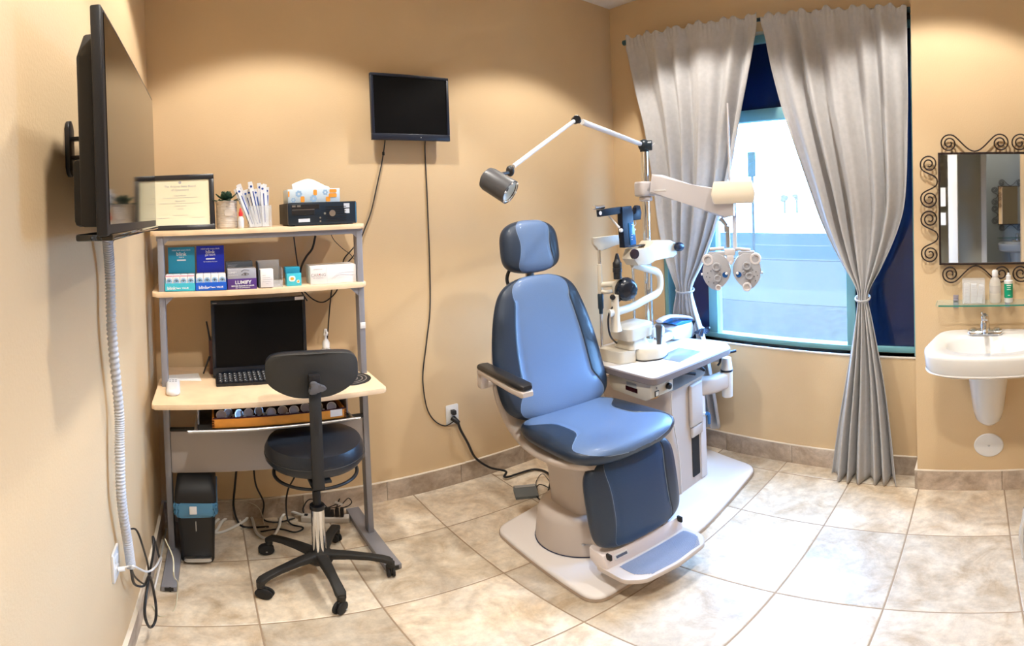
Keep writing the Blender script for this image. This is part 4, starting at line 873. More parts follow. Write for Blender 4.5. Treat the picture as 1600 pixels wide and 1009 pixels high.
for k, (fx_, fy_) in enumerate(((.391, -.604), (.600, -.754), (.779, -.586), (.726, -.256), (.45, -.333))):
    e = Vector((fx_, fy_, 0)); d = (e - HC).normalized(); s_ = Vector((-d.y, d.x, 0)); L_ = .245
    rings = []
    for q, (r_, z, w_, h_) in enumerate(((.03, .125, .022, .018), (.10, .128, .019, .015), (.17, .122, .016, .013), (L_ - .03, .112, .017, .012), (L_ - .004, .100, .018, .014), (L_ + .008, .088, .014, .014))):
        c_ = HC + d * r_ + Vector((0, 0, z)); rings.append([c_ + s_ * x + Vector((0, 0, y)) for x, y in rrect(2 * w_, 2 * h_, min(w_, h_) * .5, 3)])
    bm = BM(); loft(bm, rings); cyl(bm, HC + d * L_ + Vector((0, 0, .062)), HC + d * L_ + Vector((0, 0, .095)), .014); leg = obj('leg', bm, BLACKM, t)
    wc = HC + d * L_; a2 = atan2(d.y, d.x) + (2.2, -.75, 1.75, 1.0, 0.85)[k]; ax = Vector((cos(a2 + pi / 2), sin(a2 + pi / 2), 0)); fw_ = Vector((cos(a2), sin(a2), 0)) * .012
    bm = BM()
    for sg in (-1, 1): lathe(bm, [(0, -.0055), (.027, -.0055), (.0305, -.003), (.0305, .003), (.027, .0055), (0, .0055)], wc + fw_ + ax * sg * .0085 + Vector((0, 0, .0312)), ax, 24, cap=False)
    obj('wheel', bm, RUBBER, leg)
    bm = BM(); box(bm, (-.012, -.0025, .030), (.022, .0025, .066), .002); obj('caster_fork', bm, BLACKM, leg, M=Matrix.Translation(wc) @ Matrix.Rotation(a2, 4, 'Z'))
    bm = BM(); cyl(bm, wc + fw_ + ax * .0205 + Vector((0, 0, .0285)), wc + fw_ + ax * .0225 + Vector((0, 0, .0285)), .004); obj('axle_cap', bm, STEEL, leg)
# backrest on its bar, towards the camera
bk = Vector((0.565, -0.680, 0))
bm = BM(); box(bm, (.545, -.690, .575), (.583, -.684, .975), .001); box(bm, (.545, -.690, .575), (.583, -.56, .581), .001)
obj('back_bar', bm, BLACKM, t)
bm = BM(); box(bm, (.557, -.6905, .80), (.571, -.6835, .87)); obj('bar_slot', bm, BLACK, t)
M = Matrix.Translation((bk.x, bk.y + .03, 1.005)) @ Matrix.Rotation(radians(-8), 4, 'Z')
def backshape(off, y, n=48):
    P = []
    for k in range(n):
        a = 2 * pi * k / n; c_, s_ = cos(a), sin(a)
        x = .150 * math.copysign(abs(c_) ** .5, c_); z = .079 * math.copysign(abs(s_) ** (.42 if s_ > 0 else .7), s_)
        if z < 0: x *= 1 - .40 * (z / -.079) ** 2
        f = 1 - off; P.append(Vector((x * f, y + .6 * (x * x) + 0, z * f)))
    return P
bm = BM(); loft(bm, [backshape(.03, -.010), backshape(0, -.007), backshape(0, .003)]); obj('back_shell', bm, mat('dark_grey_shell', (0.028, 0.027, 0.025), 0.6, bump=0.2, bscale=500), t, M=M)
bm = BM(); loft(bm, [backshape(.01, .004), backshape(0, .010), backshape(0, .030), backshape(.05, .040), backshape(.2, .046), backshape(.6, .048)]); obj('back_cushion', bm, LEATHB, t, M=M)
bm = BM(); box(bm, (.548, -.684, .955), (.584, -.660, 1.015), .002); obj('bracket', bm, BLACK, t)
bm = BM(); rings = []
for k in range(8):
    a = 2 * pi * k / 8
P = []
for k in range(48):
    a = 2 * pi * k / 48; r_ = .024 * (1 + .32 * cos(3 * a + .5)); P.append((.566 + r_ * cos(a), .978 + r_ * .75 * sin(a)))
prism(bm, P, 1, -.712, -.692, .003); cyl(bm, (.566, -.70, .978), (.566, -.66, .978), .007); obj('tightening_knob', bm, mat('knob_grey', (0.10, 0.10, 0.11), 0.35), t)

# ================================================================== exam chair
CA = radians(5); CO = Vector((1.550, -0.775, 0))
CM = Matrix.Translation(CO) @ Matrix(((cos(CA), -sin(CA), 0, 0), (-sin(CA), -cos(CA), 0, 0), (0, 0, 1, 0), (0, 0, 0, 1)))   # local (w to the chair's left arm, s forward, z)
# mirrored handedness is avoided by flipping faces in obj()
t = thing('base_plate', 'low off-white floor plate under the exam chair and instrument stand', 'base plate', (1.9, -0.8, 0))
def offset_poly(P, d):
    out = []; n = len(P)
    for i in range(n):
        a, b, c_ = Vector(P[i - 1]), Vector(P[i]), Vector(P[(i + 1) % n]); e1, e2 = (b - a).normalized(), (c_ - b).normalized()
        n1, n2 = Vector((-e1.y, e1.x)), Vector((-e2.y, e2.x)); k = (n1 + n2); k = k / max(.2, k.length_squared) * 2; out.append(b + k * d)
    return out
def round_poly(C, r, n=6):
    out = []; m = len(C)
    for i in range(m):
        a, b, c_ = Vector(C[i - 1]), Vector(C[i]), Vector(C[(i + 1) % m]); p, q = b + (a - b).normalized() * r, b + (c_ - b).normalized() * r
        for k in range(n + 1):
            tt = k / n; out.append(p * (1 - tt) ** 2 + b * 2 * tt * (1 - tt) + q * tt * tt)
    return out
PL_ = round_poly([(1.305, -.505), (1.245, -1.135), (1.90, -1.120), (2.485, -1.065), (2.585, -.60), (2.55, -.40), (2.0, -.36)], .07)
bm = BM(); loft(bm, [[Vector((*p, z)) for p in offset_poly(PL_, o_)] for z, o_ in ((.001, .006), (.006, 0), (.026, 0), (.033, .005), (.036, .014))])
obj('plate', bm, mat('off_white_plate', (0.80, 0.76, 0.74), 0.4), t)
bm = BM(); loft(bm, [[Vector((*p, z)) for p in offset_poly(PL_, o_)] for z, o_ in ((.004, -.0022), (.022, -.0022))], cap=False); obj('tan_edge', bm, mat('tan_edge_band', (0.50, 0.40, 0.32), 0.5), t)

def cushion(name, st, mats, parent, seam=None, na=14, end=(7, 4), M=CM, N=44, piping=True):
    """st: list of (s, z, half width, front bulge, back depth); seam(tt) -> fraction of the half width"""
    P = [Vector((a[0], a[1], 0)) for a in st]; R = [Vector((a[2], a[3], a[4])) for a in st]
    sp_, sr = smooth_path(P, 16), smooth_path(R, 16); cum = [0]
    for a, b in zip(sp_, sp_[1:]): cum.append(cum[-1] + (b - a).length)
    L = cum[-1]; rows = []; tts = []
    ks_o = [0, .22, .42, .6, .76, .88, 1.0]
    for i in range(N + 1):
        tt = 0.5 - 0.5 * cos(pi * i / N); tt = min(max(tt, .0015), .9985); x = tt * L; j = 0
        while j < len(cum) - 2 and cum[j + 1] < x: j += 1
        f = (x - cum[j]) / max(1e-9, cum[j + 1] - cum[j]); p = sp_[j].lerp(sp_[j + 1], f); r_ = sr[j].lerp(sr[j + 1], f)
        j0, j1 = max(0, j - 2), min(len(sp_) - 1, j + 3); d = (sp_[j1] - sp_[j0]).normalized(); nrm = Vector((d.y, -d.x))     # front-facing normal (travelling upwards/backwards)
        e = abs(2 * tt - 1); ew = (1 - e ** end[0]) ** (1 / 2.2); eb = (1 - e ** (end[1] * 2)) ** (1 / 2)
        hw, tf, tb = r_.x * ew, r_.y * eb, r_.z * eb
        sm = min(.93, max(.2, seam(tt))) if seam else .6
        ks = [-1 + (1 - sm) * (sin(q * pi / 2)) ** 1.6 for q in ks_o[:-1]] + [-sm + 2 * sm * q / na for q in range(na + 1)]
        ks = ks + [-k for k in ks[:6][::-1]]
        ring = []
        for k in ks:
            h_ = tf * (1 - abs(k) ** 3.2) ** (1 / 2.6)
            if seam and abs(abs(k) - sm) < 1e-6: h_ -= .0035 * eb
            ring.append(Vector((k * hw, p.x + nrm.x * h_, p.y + nrm.y * h_)))
        nb = 12
        for q in range(1, nb):
            k = cos(pi * q / nb); h_ = -tb * (1 - abs(k) ** 4) ** (1 / 3); ring.append(Vector((k * hw, p.x + nrm.x * h_, p.y + nrm.y * h_)))
        rows.append(ring); tts.append(tt)
    bm = BM(); V = [[bm.verts.new(v) for v in r_] for r_ in rows]; n = len(V[0])
    for A, B in zip(V, V[1:]):
        for k in range(n):
            f = bm.faces.new((A[k], A[(k + 1) % n], B[(k + 1) % n], B[k]))
            f.material_index = 1 if seam and 6 <= k < 6 + na else 0
    bm.faces.new(V[0]); bm.faces.new(V[-1])
    o = obj(name, bm, mats, parent, angle=70, M=M)
    if seam and piping:
        bm = BM()
        for kk in (6, 6 + na): tube(bm, [r_[kk] for r_ in rows[2:-2]], .0016, n=6, rough=True)
        obj('seam_piping', bm, mat('piping_blue_grey', (0.20, 0.26, 0.36), 0.4), o, M=M)
    return o
t = chair = thing('exam_chair', 'blue-grey leather exam chair with headrest, armrest and footrest', 'chair', CO)
# back cushion travels upward; front normal must look forward (+s)
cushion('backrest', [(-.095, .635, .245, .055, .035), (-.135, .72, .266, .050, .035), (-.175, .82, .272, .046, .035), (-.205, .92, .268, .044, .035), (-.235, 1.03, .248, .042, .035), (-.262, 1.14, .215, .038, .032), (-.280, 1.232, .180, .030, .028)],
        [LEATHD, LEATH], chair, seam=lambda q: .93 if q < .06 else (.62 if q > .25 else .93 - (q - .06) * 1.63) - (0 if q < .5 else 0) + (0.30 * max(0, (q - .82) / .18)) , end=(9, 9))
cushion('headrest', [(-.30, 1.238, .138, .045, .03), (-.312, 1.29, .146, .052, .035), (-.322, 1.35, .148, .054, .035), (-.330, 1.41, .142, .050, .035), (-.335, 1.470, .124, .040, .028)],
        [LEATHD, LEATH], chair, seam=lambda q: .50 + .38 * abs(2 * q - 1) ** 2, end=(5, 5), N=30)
# seat: travels from the front edge backwards, so the normal looks up
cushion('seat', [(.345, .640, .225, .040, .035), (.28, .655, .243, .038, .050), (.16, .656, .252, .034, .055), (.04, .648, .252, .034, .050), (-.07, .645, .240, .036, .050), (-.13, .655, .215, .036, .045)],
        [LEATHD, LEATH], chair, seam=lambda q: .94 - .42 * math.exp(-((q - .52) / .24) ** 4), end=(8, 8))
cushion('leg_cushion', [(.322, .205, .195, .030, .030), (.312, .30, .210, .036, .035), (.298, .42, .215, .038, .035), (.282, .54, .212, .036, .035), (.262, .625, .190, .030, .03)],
        [LEATHD, LEATHM if False else mat('window_blued_leather', (0.012, 0.045, 0.12), 0.42, bump=0.35, bscale=420, coat=0.15)], chair, seam=lambda q: .60 + .25 * abs(2 * q - 1) ** 3, end=(9, 7))  # panel leather: blue reflected from the window is put into its colour
def shell_ring(w_, pts): return pts
# beige shell under the seat and behind the back
sh_st = [(.285, .600, .20), (.25, .588, .225), (.16, .570, .245), (.04, .558, .25), (-.09, .572, .245), (-.17, .640, .255), (-.215, .76, .272), (-.235, .88, .268), (-.262, 1.0, .245), (-.29, 1.12, .205), (-.30, 1.19, .15)]
sp_ = smooth_path([Vector((a, b, c_)) for a, b, c_ in sh_st], 5); rings = []
for i, p in enumerate(sp_):
    d = (sp_[min(i + 1, len(sp_) - 1)] - sp_[max(i - 1, 0)]); d.z = 0; d.normalize(); nr = Vector((d.y, -d.x)); hw = p.z; th = .030
    ring = []
    for k in range(24):
        a = 2 * pi * k / 24; c_, s_ = cos(a), sin(a); x = hw * math.copysign(abs(c_) ** .5, c_); h_ = th * math.copysign(abs(s_) ** .8, s_)
        up = .022 * (abs(x) / hw) ** 4
        ring.append(Vector((x, p.x + nr.x * (h_ + up), p.y + nr.y * (h_ + up))))
    rings.append(ring)
bm = BM(); loft(bm, rings); obj('shell', bm, BEIGE, chair, angle=60, M=CM)
# head bracket
bm = BM(); tube(bm, [(-.08, -.335, 1.14), (-.105, -.35, 1.21), (-.085, -.345, 1.262), (-.03, -.335, 1.275)], .008); obj('headrest_arm', bm, BLACK, chair, M=CM)
bm = BM(); box(bm, (-.02, -.335, 1.17), (.02, -.322, 1.29), .003); obj('headrest_post', bm, STEEL, chair, M=CM)
# armrest (right arm of the sitter)
bm = BM(); rings = [[Vector((x - .312, s_, z)) for x, z in [(q[0], q[1] + zc) for q in rrect(w_, h_, min(w_, h_) * .45, 4)]] for s_, zc, w_, h_ in ((-.215, .896, .03, .018), (-.20, .897, .056, .024), (.05, .904, .060, .024), (.11, .906, .056, .024), (.125, .905, .036, .016))]
loft(bm, rings); obj('arm_pad', bm, BLACK, chair, M=CM)
bm = BM(); rings = [[Vector((x - .312, s_, z)) for x, z in [(q[0], q[1] + zc) for q in rrect(w_, h_, min(w_, h_) * .3, 4)]] for s_, zc, w_, h_ in ((-.225, .876, .03, .016), (-.205, .878, .052, .022), (.06, .880, .056, .028), (.115, .881, .052, .028), (.128, .881, .04, .018))]
loft(bm, rings); box(bm, (-.332, -.225, .80), (-.295, -.185, .885), .01); box(bm, (-.31, -.215, .80), (-.25, -.19, .83), .008); obj('arm_support', bm, BEIGE, chair, M=CM)
# pedestal
bm = BM(); lathe(bm, [(.192, .037), (.194, .05), (.180, .20), (.172, .222), (.15, .235), (0, .236)], (0, 0, 0), n=48, cap=False); obj('pedestal', bm, BEIGE, chair, M=CM)
bm = BM(); loft(bm, [[Vector((x, y, z)) for x, y in rrect(w_, l_, .05, 5, 0, .0)] for z, w_, l_ in ((.2355, .20, .22), (.40, .20, .25), (.50, .24, .30), (.555, .30, .36))]); obj('lift_housing', bm, BEIGE, chair, M=CM)
bm = BM(); tube(bm, [Vector((.1945 * cos(a), .1945 * sin(a), .041)) for a in [2 * pi * k / 24 for k in range(24)]], .0022, n=6, closed=True, sub=2); obj('base_gasket', bm, mat('blue_black_gasket', (0.02, 0.03, 0.08), 0.5), chair, M=CM)
bm = BM(); pts = []
for k in range(9):
    a = radians(130 - 5.2 * k) ; pts.append(Vector((.190 * cos(a), .190 * sin(a), .115 - .008 * sin(pi * k / 8) - .0))) 
tube(bm, pts, .0022, n=6); 
for q in (pts[0], pts[-1]): sphere(bm, q, .006, 1, 8)
obj('wire_handle', bm, STEEL, chair, M=CM)
# leg panel and footrest
bm = BM(); box(bm, (-.17, .24, .20), (.17, .29, .56), .02, 3); obj('leg_panel', bm, BEIGE, chair, M=CM)
bm = BM(); prism(bm, [(.262, .215), (.335, .205), (.352, .152), (.350, .118), (.30, .118), (.262, .15)], 0, -.192, .192, .012); obj('foot_housing', bm, mat('white_footrest', (0.78, 0.72, 0.72), 0.4), chair, M=CM)
fo = round_poly([(-.198, .300), (-.198, .435), (-.15, .480), (0, .492), (.15, .480), (.198, .435), (.198, .300)], .02, 3)
bm = BM(); loft(bm, [[Vector((p[0], p[1], z)) for p in offset_poly(fo, o_)] for z, o_ in ((.118, -.004), (.122, 0), (.138, 0), (.142, -.003))]); obj('footrest', bm, BEIGE, chair, M=CM)
fi = round_poly([(-.150, .362), (-.150, .435), (-.11, .468), (0, .478), (.11, .468), (.178, .425), (.178, .362)], .02, 3)
bm = BM(); loft(bm, [[Vector((p[0], p[1], z)) for p in fi] for z in (.1415, .1432)])
for k in range(17):
    s_ = .366 + k * .0064; hw = .15 - max(0, (s_ - .43)) * 1.0; box(bm, (-hw, s_, .1432), (hw + .02, s_ + .0028, .1452))
obj('ribbed_mat', bm, mat('grey_blue_mat', (0.24, 0.27, 0.36), 0.4), chair, M=CM)
bm = BM(); rr = Matrix.Translation((-.12, .3445, .180)) @ Matrix.Rotation(radians(18), 4, 'X')
prism(bm, rrect(.062, .022, .002, 3), 1, -.0006, .0016); obj('badge_frame', bm, WHITEP, chair, M=CM @ rr)
bm = BM(); box(bm, (-.024, .0014, -.006), (.024, .0022, .006)); badge = obj('badge_plate', bm, mat('badge_grey', (0.10, 0.12, 0.17), 0.4), chair, M=CM @ rr, smooth=False)
for w_ in (-.175, .175):
    bm = BM(); box(bm, (w_ - .005, .335, .185), (w_ + .005, .358, .215), .003); obj('hinge', bm, BLACKM, chair, M=CM)
# foot pedal and jack
t = thing('foot_switch', 'grey wedge foot switch on the floor behind the exam chair', 'foot switch', (1.6, -0.3, 0))
bm = BM(); prism(bm, [(-.045, .001), (.045, .001), (.045, .034), (.02, .036), (-.045, .016)], 0, -.055, .055, .003); obj('pedal_body', bm, GREYPED, t, M=Matrix.Translation((1.615, -.305, 0)) @ Matrix.Rotation(radians(-28), 4, 'Z'))
bm = BM(); box(bm, (-.05, .018, .0355), (.05, .044, .038), .001); obj('pedal_label', bm, mat('pedal_light_grey', (0.35, 0.36, 0.36), 0.5), t, M=Matrix.Translation((1.615, -.305, 0)) @ Matrix.Rotation(radians(-28), 4, 'Z'))
cable([Vector((1.665, -.33, .02)), at(838, 752, z=.02), at(848, 740, z=.03), Vector((1.66, -.45, .12)), Vector((1.58, -.60, .22))], 0.0022, 'thin black cord from the foot switch up to the exam chair', name='foot_switch_cable')
bm = BM(); a_, b_ = at(853, 782, y=-.50), at(866, 758, y=-.50)
cyl(bm, a_, b_, .010, .008); tube(bm, [b_, at(872, 748, y=-.50), at(876, 738, y=-.52), at(871, 725, y=-.53), Vector((1.56, -.58, .5))], .0045)
tube(bm, [a_ + Vector((0, 0, .004)), at(842, 779, z=.012), at(836, 768, z=.012), at(842, 757, z=.012), at(854, 760, z=.02), at(860, 766, y=-.47)], .003)
tag(obj('cable_connector', bm, BLACK), 'black cable connector hanging behind the exam chair pedestal', 'connector')
# ================================================================== instrument stand
t = stand = thing('instrument_stand', 'beige instrument stand tower with chrome pole carrying the swing arms', 'instrument stand', (2.2, -0.65, 0.036))
PX, PYs = 2.20, -0.62
tw = round_poly([(1.99, -.885), (1.99, -.42), (2.285, -.42), (2.285, -.885)], .035)
bm = BM(); loft(bm, [[Vector((*p, z)) for p in offset_poly(tw, -o_)] for z, o_ in ((.0365, 0), (.60, 0), (.64, -.004), (.66, -.02))][::1]); obj('tower', bm, BEIGE, t)
bm = BM(); prism(bm, rrect(.062, .255, .008, cx=2.192, cy=.213), 1, -.888, -.884); obj('cable_slot', bm, RUBBER, t)
bm = BM(); box(bm, (2.14, -.905, .40), (2.245, -.884, .635), .012, 3); box(bm, (2.15, -.900, .335), (2.245, -.884, .395), .008, 3); obj('front_bracket', bm, BEIGE, t)
bm = BM(); box(bm, (2.236, -.892, .045), (2.284, -.884, .60), .003); obj('front_rail', bm, mat('white_rail', (0.74, 0.72, 0.74), 0.35), t)
bm = BM(); cyl(bm, (2.262, -.905, .432), (2.262, -.888, .432), .012); obj('lock_boss', bm, WHITEP, t)
bm = BM(); tube(bm, [(2.262, -.912, .440), (2.275, -.915, .425), (2.272, -.918, .375)], .009, rad=lambda q: .010 - .003 * q); obj('lock_lever', bm, BLUETOP, t)
bm = BM(); box(bm, (2.10, -.80, .655), (2.155, -.70, .735), .004); obj('neck', bm, NAVYM, t)
bm = BM(); prism(bm, rrect(.42, .40, .05, cx=2.26, cy=-.50), 2, .700, .735, .005); obj('deck', bm, BEIGE, t)
bm = BM(); cyl(bm, (PX, PYs, .64), (PX, PYs, 1.795), .0205, n=32); obj('pole', bm, CHROME, t)
# swing arm for the slit lamp table
bm = BM(); loft(bm, [[p + Vector((0, 0, 0)) for p in [Vector((c_[0], c_[1], c_[2] + 0)) + Vector((nx * a, ny * a, b)) for a, b in rrect(.06, h_, .018, 3)]] for c_, nx, ny, h_ in (((2.17, -.80, .60), .6, .8, .11), ((2.25, -.86, .585), .5, .86, .10), ((2.34, -.90, .575), .35, .93, .095), ((2.44, -.925, .575), .2, .98, .095))]); obj('swing_arm', bm, BEIGE, t)
bm = BM(); cyl(bm, (2.44, -.93, .475), (2.44, -.93, .625), .028, .031); cyl(bm, (2.44, -.93, .633), (2.44, -.93, .70), .030, .024); obj('arm_pivot', bm, WHITEP, t)
bm = BM(); lathe(bm, [(.025, .624), (.0325, .625), (.0325, .632), (.025, .634)], (2.44, -.93, 0)); obj('pivot_ring', bm, NAVYM, t)
bm = BM(); cyl(bm, (2.255, -.86, .628), (2.255, -.86, .634), .022); obj('arm_cap', bm, BLACK, t)

# slit lamp table
t = tab = thing('instrument_table', 'white sliding instrument table with grey rubber edge', 'table', (2.1, -.78, .8))
TP = round_poly([(1.785, -.56), (1.775, -.975), (2.330, -1.035), (2.415, -.96), (2.375, -.585)], .035, 5)
bm = BM(); loft(bm, [[Vector((*p, z)) for p in offset_poly(TP, o_)] for z, o_ in ((.766, .004), (.770, 0), (.796, 0), (.7995, .003))]); obj('rubber_edge', bm, mat('grey_rubber_edge', (0.19, 0.16, 0.155), 0.55), t)
bm = BM(); loft(bm, [[Vector((*p, z)) for p in offset_poly(TP, .008)] for z in (.7990, .8005)]); obj('table_top', bm, mat('white_laminate', (0.66, 0.64, 0.62), 0.35), t)
bm = BM(); box(bm, (2.02, -.935, .8005), (2.21, -.80, .8025), .001); obj('slide_plate', bm, mat('slate_slide_plate', (0.30, 0.36, 0.44), 0.25, metal=.4), t)
bm = BM(); box(bm, (2.06, -.90, .735), (2.36, -.80, .766), .008); tube(bm, [(2.40, -.91, .715), (2.33, -.89, .735), (2.24, -.86, .745)], .026); obj('under_beam', bm, BEIGE, t)
bm = BM(); cyl(bm, (2.375, -.925, .70), (2.375, -.925, .748), .026); obj('label_block', bm, WHITEP, t)
bm = BM(); box(bm, (2.10, -.9215, .740), (2.135, -.90, .754), .001); obj('small_label', bm, PAPER, t)
for k, (p, q) in enumerate((((2.04, -.93, .742), (2.115, -.955, .715)), ((2.16, -.93, .757), (2.205, -.95, .705)), ((2.44, -.93, .722), (2.505, -.965, .724)))):
    bm = BM(); cyl(bm, p, q, .0075, .008); obj('lever', bm, NAVYM, t)
bm = BM(); tube(bm, [(2.33, -.945, .76), (2.352, -.955, .735), (2.350, -.955, .705), (2.335, -.95, .69)], .006); obj('black_loop_cable', bm, BLACK, t)
# control box under the table
M = Matrix.Translation((1.852, -.815, .72)) @ Matrix.Rotation(radians(-6), 4, 'Z')
bm = BM(); prism(bm, [(-.135, .046), (.135, .046), (.135, -.020), (.105, -.045), (-.10, -.045), (-.13, -.025)][::-1], 0, -.048, .10, .008); 
obj('control_box', bm, CREAM, t, M=M)
bm = BM(); box(bm, (-.0492, -.050, .004), (-.048, .012, .026)); obj('type_plate', bm, mat('type_plate_grey', (0.32, 0.33, 0.31), 0.4), t, M=M, smooth=False)
bm = BM(); box(bm, (-.0496, -.056, -.018), (-.048, .018, .003)); obj('red_display', bm, DISP, t, M=M, smooth=False)
bm = BM(); box(bm, (-.022, -.1365, -.022), (.002, -.134, .004)); obj('switch_frame', bm, BLACK, t, M=M, smooth=False)
bm = BM(); box(bm, (-.0185, -.138, -.019), (-.0015, -.1360, .001)); obj('switch_key', bm, CREAM, t, M=M, smooth=False)
bm = BM(); lathe(bm, [(0, 0), (.016, 0), (.015, .010), (.011, .013), (0, .013)], (.062, -.135, .006), (0, -1, 0), 20, cap=False); obj('dimmer_knob', bm, BLACK, t, M=M)
bm = BM(); box(bm, (-.014, -.1358, .014), (-.008, -.1348, .022)); 
for k in range(7): a = radians(30 + 20 * k); box(bm, (.062 + .021 * cos(a) - .0007, -.1356, .006 + .021 * sin(a) - .0007), (.062 + .021 * cos(a) + .0007, -.1349, .006 + .021 * sin(a) + .0007))
obj('printed_scale', bm, INK, t, M=M, smooth=False)
bm = BM(); lathe(bm, [(.055, -.045), (.050, -.058), (.035, -.064), (0, -.066)], (.03, -.04, 0), n=28, cap=False); obj('amber_cap', bm, AMBER, t, M=M)
cable([(1.93, -.95, .68), (1.945, -.94, .55), (2.00, -.93, .30), (2.01, -.93, .06)], .0025, 'thin white cord hanging from the instrument table control box', mat('cord_white', (0.75, 0.7, 0.65), 0.5), 'control_cord')

# ------------------------------------------------------------------ slit lamp
SY = -.72
t = slit = thing('slit_lamp', 'cream slit lamp microscope with black knobs standing on the white table', 'slit lamp', (1.95, SY, .8005))
Z0 = .8025
def S(u, v, y=SY): return at(u, v, y=y)
bm = BM(); loft(bm, [[Vector((x, y, z)) for x, y in round_poly([(1.835, -.600), (1.842, -.735), (1.925, -.765), (1.945, -.60)], .02, 4)] for z in (Z0, Z0 + .004, Z0 + .050, Z0 + .058)]); obj('rail_cover', bm, CREAM, t)
bm = BM(); bp = round_poly([(1.925, -.60), (1.930, -.79), (2.01, -.845), (2.10, -.820), (2.120, -.60)], .03, 5)
loft(bm, [[Vector((*p, z)) for p in offset_poly(bp, o_)] for z, o_ in ((Z0 + .004, .002), (Z0 + .010, 0), (Z0 + .048, 0), (Z0 + .058, .006), (Z0 + .062, .018))]); obj('base', bm, CREAM, t)
bm = BM(); loft(bm, [[Vector((*p, z)) for p in offset_poly(bp, -.001)] for z in (Z0, Z0 + .004)]); obj('base_gasket', bm, BLACK, t)
bm = BM(); c_ = Vector((1.965, -.70, 0))
loft(bm, [[Vector((c_.x + x, c_.y + y, z)) for x, y in rrect(w_, l_, .025, 4)] for z, w_, l_ in ((Z0 + .060, .14, .13), (Z0 + .085, .12, .11), (Z0 + .100, .115, .105), (Z0 + .106, .17, .13), (Z0 + .165, .185, .135), (Z0 + .172, .17, .12))]); obj('column_block', bm, CREAM, t)
jb, jt = Vector((2.045, -.80, Z0 + .058)), Vector((2.05, -.80, Z0 + .150))
bm = BM(); lathe(bm, [(.018, -.002), (.018, .002)], jb); cyl(bm, jb, jt, .011, .017); lathe(bm, [(.018, 0), (.019, .006), (.015, .014), (0, .016)], jt - Vector((0, 0, .004))); obj('joystick', bm, mat('joystick_grey', (0.06, 0.06, 0.065), 0.4), t)
# curved carrying arm: from the block out to the right and back up to the microscope
ap = [S(950, 488), S(962, 485), S(985, 478), S(1008, 466), S(1025, 457), S(1031, 450), S(1032.5, 440), S(1031.5, 428), S(1027, 421), S(1015, 417), S(1000, 412), S(988, 408)]
bm = BM(); tube(bm, ap, .016, n=14, sub=3, flat=(.8, 1.2)); obj('carrying_arm', bm, CREAM, t)
bm = BM(); p = S(960, 480); loft(bm, [[Vector((p.x + x, p.y + y, z)) for x, y in rrect(w_, l_, .015, 3)] for z, w_, l_ in ((Z0 + .165, .050, .05), (Z0 + .20, .038, .04), (p.z + .01, .034, .036), (S(960, 458).z, .034, .036))]); obj('pivot_column', bm, CREAM, t)
# illumination tower with the dark lamp housing
hc = S(975, 448); kd = Vector((-.30, -.93, -.10)).normalized()
bm = BM(); lathe(bm, [(0, -.045), (.040, -.045), (.050, -.03), (.052, .0), (.030, .0)], hc, kd, 28, cap=False); cyl(bm, at(937, 442, y=-.60), S(962, 440, -.68), .013); obj('lamp_hub', bm, CREAM, t)
prof = [(.052, -.002), (.056, .004), (.055, .02), (.048, .038), (.036, .048), (0, .051)]
bm = BM(); lathe(bm, prof, hc, kd, 36, cap=False)
a_, b_ = frame_of(kd)
for k in range(14):
    q = hc + (a_ * cos(2 * pi * k / 14) + b_ * sin(2 * pi * k / 14)) * .052; cyl(bm, q + kd * .004, q * 1 + kd * .036 - (q - hc) * .12, .0052, n=8)
obj('large_knob', bm, mat('knob_blue_black', (0.008, 0.012, 0.022), 0.25), t)
bm = BM(); p = S(955, 461); lathe(bm, [(0, 0), (.012, 0), (.013, .006), (.010, .014), (0, .015)], p, kd, 16, cap=False); obj('small_knob', bm, BLACK, t)
p = S(964, 432)
bm = BM(); lathe(bm, [(.019, 0), (.019, .030), (.0215, .032), (.0215, .050), (.019, .052), (.021, .056), (.021, .074), (.016, .080), (.012, .092)], p, n=24); loft(bm, [[Vector((p.x + x, p.y + y, p.z + z)) for x, y in rrect(w_, l_, .004, 3)] for z, w_, l_ in ((.088, .022, .02), (.104, .014, .016), (.116, .008, .012))]); obj('lamp_housing', bm, BLACK, t)
# microscope head
mc = S(1005, 388)
bm = BM(); hp = [S(983, 384), S(1003, 382), S(1009, 371), S(1036, 370), S(1045, 374), S(1047, 392), S(1040, 398), S(1012, 400), S(1004, 408), S(985, 410), S(978, 400)]
prism(bm, [(q.x, q.z) for q in hp], 1, SY - .050, SY + .030, .005); obj('microscope_body', bm, CREAM, t, angle=28)
bm = BM(); lathe(bm, [(0, 0), (.022, 0), (.024, .004), (.022, .012), (0, .014)], S(990, 392, SY - .05), (-.25, -1, 0), 24, cap=False); obj('magnification_dial', bm, mat('dial_dark', (0.03, 0.02, 0.028), 0.2), t)
bm = BM(); p = S(1047, 380, SY - .015); ed = Vector((1, -.25, -.02)).normalized(); 
for dy in (.0, -.050):
    q = p + Vector((0, dy, -.002)); lathe(bm, [(.012, -.012), (.0215, -.004), (.0225, .0), (.0225, .022), (.019, .03), (.013, .031), (.012, .024)], q, ed, 24)
obj('eyepiece', bm, mat('eyepiece_navy', (0.01, 0.02, 0.05), 0.25), t)
bm = BM()
for dy in (.0, -.050): lathe(bm, [(0.016, .0315), (.0175, .0325), (.012, .0335), (.010, .028)], p + Vector((0, dy, -.002)), ed, 24, cap=False)
obj('eyepiece_ring', bm, STEEL, t)
